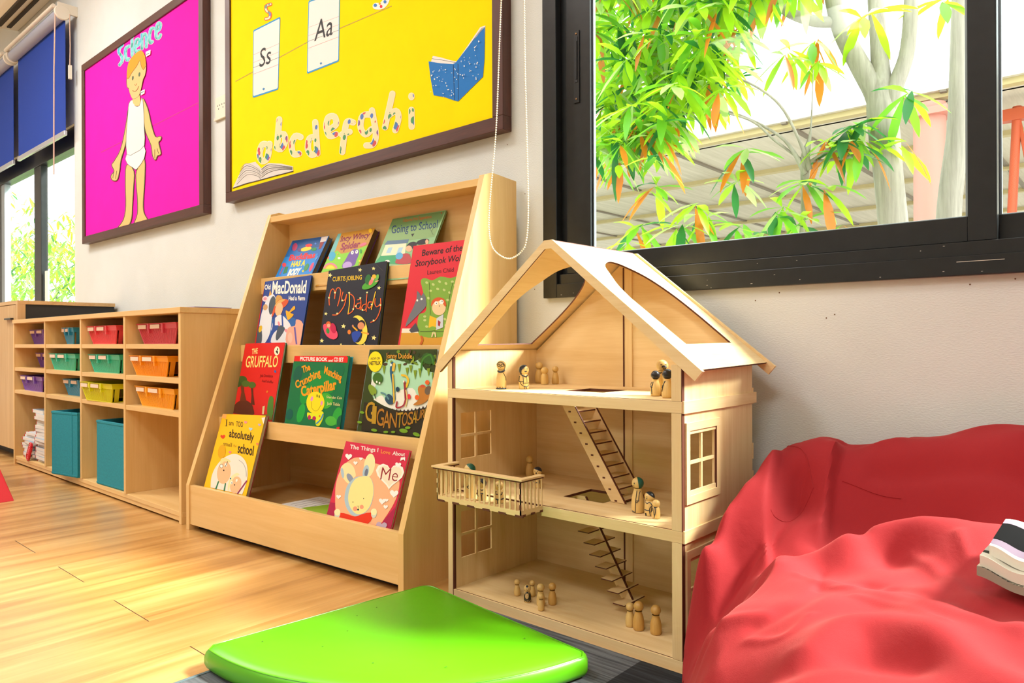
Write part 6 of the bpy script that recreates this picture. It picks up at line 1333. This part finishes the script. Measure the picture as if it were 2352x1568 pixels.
# overlapping cloth edges: crisp on one side (k=+1: cloth lies to the left of the line), fading out on the other
steps = [(W3((1938, 1032, 1.76), (1922, 1090, 1.70), (1908, 1160, 1.63), (1885, 1262, 1.50)), .045, .060, -1),
 (W3((1796, 1075, 1.70), (1775, 1150, 1.60), (1766, 1230, 1.50), (1768, 1310, 1.40)), .036, .040, -1),
 (W2((1790, 1300, .285), (1742, 1356, .27), (1660, 1450, .23), (1570, 1565, .18)), .026, .075, 1),
 (W3((2118, 1012, 1.79), (2040, 1030, 1.77), (1965, 1042, 1.75)), .014, .050, 1),
 (W3((1700, 1150, 1.55), (1660, 1260, 1.42), (1640, 1400, 1.30), (1625, 1480, 1.24)), .010, .03, -1)]
rngn = np.random.RandomState(3)
def field(X, Y):
    Zf = hgt(X, Y)
    for pl, amp, wd in folds:
        pl = np.array([(p[0], p[1]) for p in pl]); pl = np.array(curve_pts(pl, 5)); d = np.full(X.shape, 9.0)
        for a, b2 in zip(pl, pl[1:]):
            ab = b2-a; t = np.clip(((X-a[0])*ab[0]+(Y-a[1])*ab[1])/max(ab@ab, 1e-12), 0, 1); d = np.minimum(d, np.hypot(X-a[0]-ab[0]*t, Y-a[1]-ab[1]*t))
        Zf = Zf+amp*np.exp(-(d/wd)**2)
    for pl, amp, dec, sg in steps:
        pl = np.array(curve_pts([(p[0], p[1]) for p in pl], 5)); best = np.full(X.shape, 9.0); side_ = np.zeros(X.shape)
        for a, b2 in zip(pl, pl[1:]):
            ab = b2-a; t = np.clip(((X-a[0])*ab[0]+(Y-a[1])*ab[1])/max(ab@ab, 1e-12), 0, 1); dx, dy = X-a[0]-ab[0]*t, Y-a[1]-ab[1]*t; d = np.hypot(dx, dy)
            cr = (ab[0]*(Y-a[1])-ab[1]*(X-a[0]))/np.hypot(*ab); up = d < best; best = np.where(up, d, best); side_ = np.where(up, cr, side_)
        e0 = np.minimum(np.hypot(X-pl[0][0], Y-pl[0][1]), np.hypot(X-pl[-1][0], Y-pl[-1][1])); endf = np.clip(e0/.05, 0, 1)
        u_ = side_*sg; Zf = Zf+amp*endf*np.where(np.abs(side_) > .999*best-1e-9, 1, np.clip(1-(best-np.abs(side_))/.03, 0, 1))*(1/(1+np.exp(-u_/.0025)))*np.exp(-np.maximum(u_, 0)/dec)*np.exp(-(best/(3*dec))**2)
    Zf = Zf+.0022*np.sin(38*X+21*Y+2*np.sin(9*Y))+.0018*np.sin(-19*X+47*Y+2*np.sin(11*X))
    return Zf
Zf = field(X, Y); D, ins = bdist(X, Y)
R_ = .075
prof_ = np.sqrt(np.clip(1-(1-np.clip(D/R_, 0, 1))**2, 0, 1))
Zs = .02+(Zf-.02)*prof_**.85
bagm, nt, b = new_mat('red_cotton'); b.inputs['Base Color'].default_value = lin('#9A0A14'); b.inputs['Roughness'].default_value = .85; b.inputs['Sheen Weight'].default_value = .2; b.inputs['Sheen Roughness'].default_value = .4; b.inputs['Sheen Tint'].default_value = lin('#FF8A80')
tc = nt.nodes.new('ShaderNodeTexCoord'); n1 = nt.nodes.new('ShaderNodeTexNoise'); n1.inputs['Scale'].default_value = 22; n1.inputs['Detail'].default_value = 5; n1.inputs['Distortion'].default_value = .3; n2 = nt.nodes.new('ShaderNodeTexNoise'); n2.inputs['Scale'].default_value = 700
mp = nt.nodes.new('ShaderNodeMapping'); mp.inputs['Scale'].default_value = (1, .45, 1); mp.inputs['Rotation'].default_value = (0, 0, .6); nt.links.new(tc.outputs['Object'], mp.inputs['Vector']); nt.links.new(mp.outputs['Vector'], n1.inputs['Vector']); nt.links.new(tc.outputs['Object'], n2.inputs['Vector'])
b1 = nt.nodes.new('ShaderNodeBump'); b1.inputs['Strength'].default_value = .22; b1.inputs['Distance'].default_value = .008; b2 = nt.nodes.new('ShaderNodeBump'); b2.inputs['Strength'].default_value = .35; b2.inputs['Distance'].default_value = .0006
nt.links.new(n1.outputs['Fac'], b1.inputs['Height']); nt.links.new(n2.outputs['Fac'], b2.inputs['Height']); nt.links.new(b1.outputs['Normal'], b2.inputs['Normal']); nt.links.new(b2.outputs['Normal'], b.inputs['Normal'])
bag = thing('beanbag', 'large rumpled red cotton beanbag beside the doll house under the window', 'beanbag', (-.1, 1.25, .006))
idx = -np.ones(X.shape, int); V = []; 
keep = ins
for i in range(X.shape[0]):
    for j in range(X.shape[1]):
        if keep[i, j]: idx[i, j] = len(V); V.append((X[i, j]+.1, Y[i, j]-1.25, max(Zs[i, j], .0)-.006))
F = []
for i in range(X.shape[0]-1):
    for j in range(X.shape[1]-1):
        q = (idx[i, j], idx[i+1, j], idx[i+1, j+1], idx[i, j+1])
        if min(q) >= 0: F.append(q)
m = MB().add(V, F, bagm, True)
# skirt from the boundary loop down to the rug
bd = {}
for f in F:
    for a, c in zip(f, f[1:]+f[:1]):
        if (c, a) in bd: del bd[(c, a)]
        else: bd[(a, c)] = 1
nb = {}; VV = []; FF = []
for (a, c) in bd:
    for k in (a, c):
        if k not in nb: nb[k] = len(VV); VV += [V[k], (V[k][0]*.985, V[k][1]*.985, 0.0)]
    FF.append((nb[c], nb[a], nb[a]+1, nb[c]+1))
m.add(VV, FF, bagm, True)
o = m.build('cover', bag); md = o.modifiers.new('smooth', 'SMOOTH'); md.iterations = 3; md.factor = .4
def on_bag(x, y, lift=.002):
    X_, Y_a = np.array([x]), np.array([y]); d, i_ = bdist(X_, Y_a); p = math.sqrt(max(0, 1-(1-min(d[0]/R_, 1))**2)); return Vector((x+.1, y-1.25, .02+(field(X_, Y_a)[0]-.02)*p**.85-.006+lift))
for pl in (W3((1808, 1040, 1.73), (1850, 1085, 1.68), (1868, 1136, 1.63)), W3((1868, 1140, 1.63), (1820, 1172, 1.57), (1770, 1202, 1.53)), W3((1935, 1138, 1.665), (2010, 1152, 1.66), (2070, 1156, 1.66))):
    pts = [on_bag(*p, .0005) for p in curve_pts(pl, 8)]; MB().tube(pts, .0011, bagm, 6).build('seam', bag)
# ---- folded striped cloth on the beanbag
bk = thing('striped_cloth', 'folded black, grey and white striped cloth lying on the red beanbag at the right edge', 'cloth', PZ(2300, 1270, .42))
def band(q, t0, t1, z0, z1, c, rough=.9):
    """strip between fractions t0..t1 from the front edge to the back edge of quad q=(front-left, front-right, back-right, back-left)"""
    P = [Vector(p) for p in q]; a = P[0].lerp(P[3], t0); b_ = P[1].lerp(P[2], t0); c_ = P[1].lerp(P[2], t1); d = P[0].lerp(P[3], t1)
    N_ = 14; V = []; 
    for k in range(N_+1):
        f = k/N_; w = .006*math.sin(f*7+1)*(1-abs(2*t0-1)*.4)
        for s_, e_ in ((a, b_), (d, c_)):
            p = s_.lerp(e_, f); V += [p+Vector((0, 0, z1+w)), p+Vector((0, 0, z0+w*.6))]
    F = []
    for k in range(N_):
        i = 4*k; j = i+4; F += [(i, j, j+2, i+2), (i+1, i+3, j+3, j+1), (i, i+1, j+1, j), (i+2, j+2, j+3, i+3)]
    F += [(0, 2, 3, 1), (4*N_, 4*N_+1, 4*N_+3, 4*N_+2)]
    return V, F, None
zq = .425
FLp, FRp, BRp, BLp = PZ(2272, 1256, zq), PZ(2410, 1306, zq), PZ(2470, 1215, zq), PZ(2310, 1196, zq)
q = [Vector((p.x, p.y, 0)) for p in (FLp, FRp, BRp, BLp)]
m = MB()
for t0, t1, c in ((0, .06, '#D9D4C4'), (.06, .22, '#7A6A78'), (.22, .80, '#050506'), (.80, .94, '#8A7884'), (.94, 1.0, '#D9D4C4')): m.add(*band(q, t0, t1, .411, .425, c)[:2], plain('cloth_stripe', c, .95, spec=.1), True)
at_origin(m, bk.location).build('top_fold', bk)
q2 = [q[0]+Vector((-.010, -.010, 0)), q[1]+Vector((0, -.014, 0)), q[2], q[3]]; m = MB()
for t0, t1, c in ((0, .10, '#CFC9B8'), (.10, .16, '#3A3A30'), (.16, .9, '#B9AFA0')): m.add(*band(q2, t0, t1, .396, .411, c)[:2], plain('cloth_stripe', c, .95, spec=.1), True)
at_origin(m, bk.location).build('middle_fold', bk)
q3 = [q[0]+Vector((-.013, -.014, 0)), q[1]+Vector((.004, -.02, 0)), q[2], q[3]]; m = MB()
for t0, t1, c in ((0, .02, '#2A2A26'), (.0, .12, '#C4BAA4'), (.12, .9, '#A89C8A')): m.add(*band(q3, t0, t1, .384, .396, c)[:2], plain('cloth_stripe', c, .95, spec=.1), True)
at_origin(m, bk.location).build('lower_fold', bk)
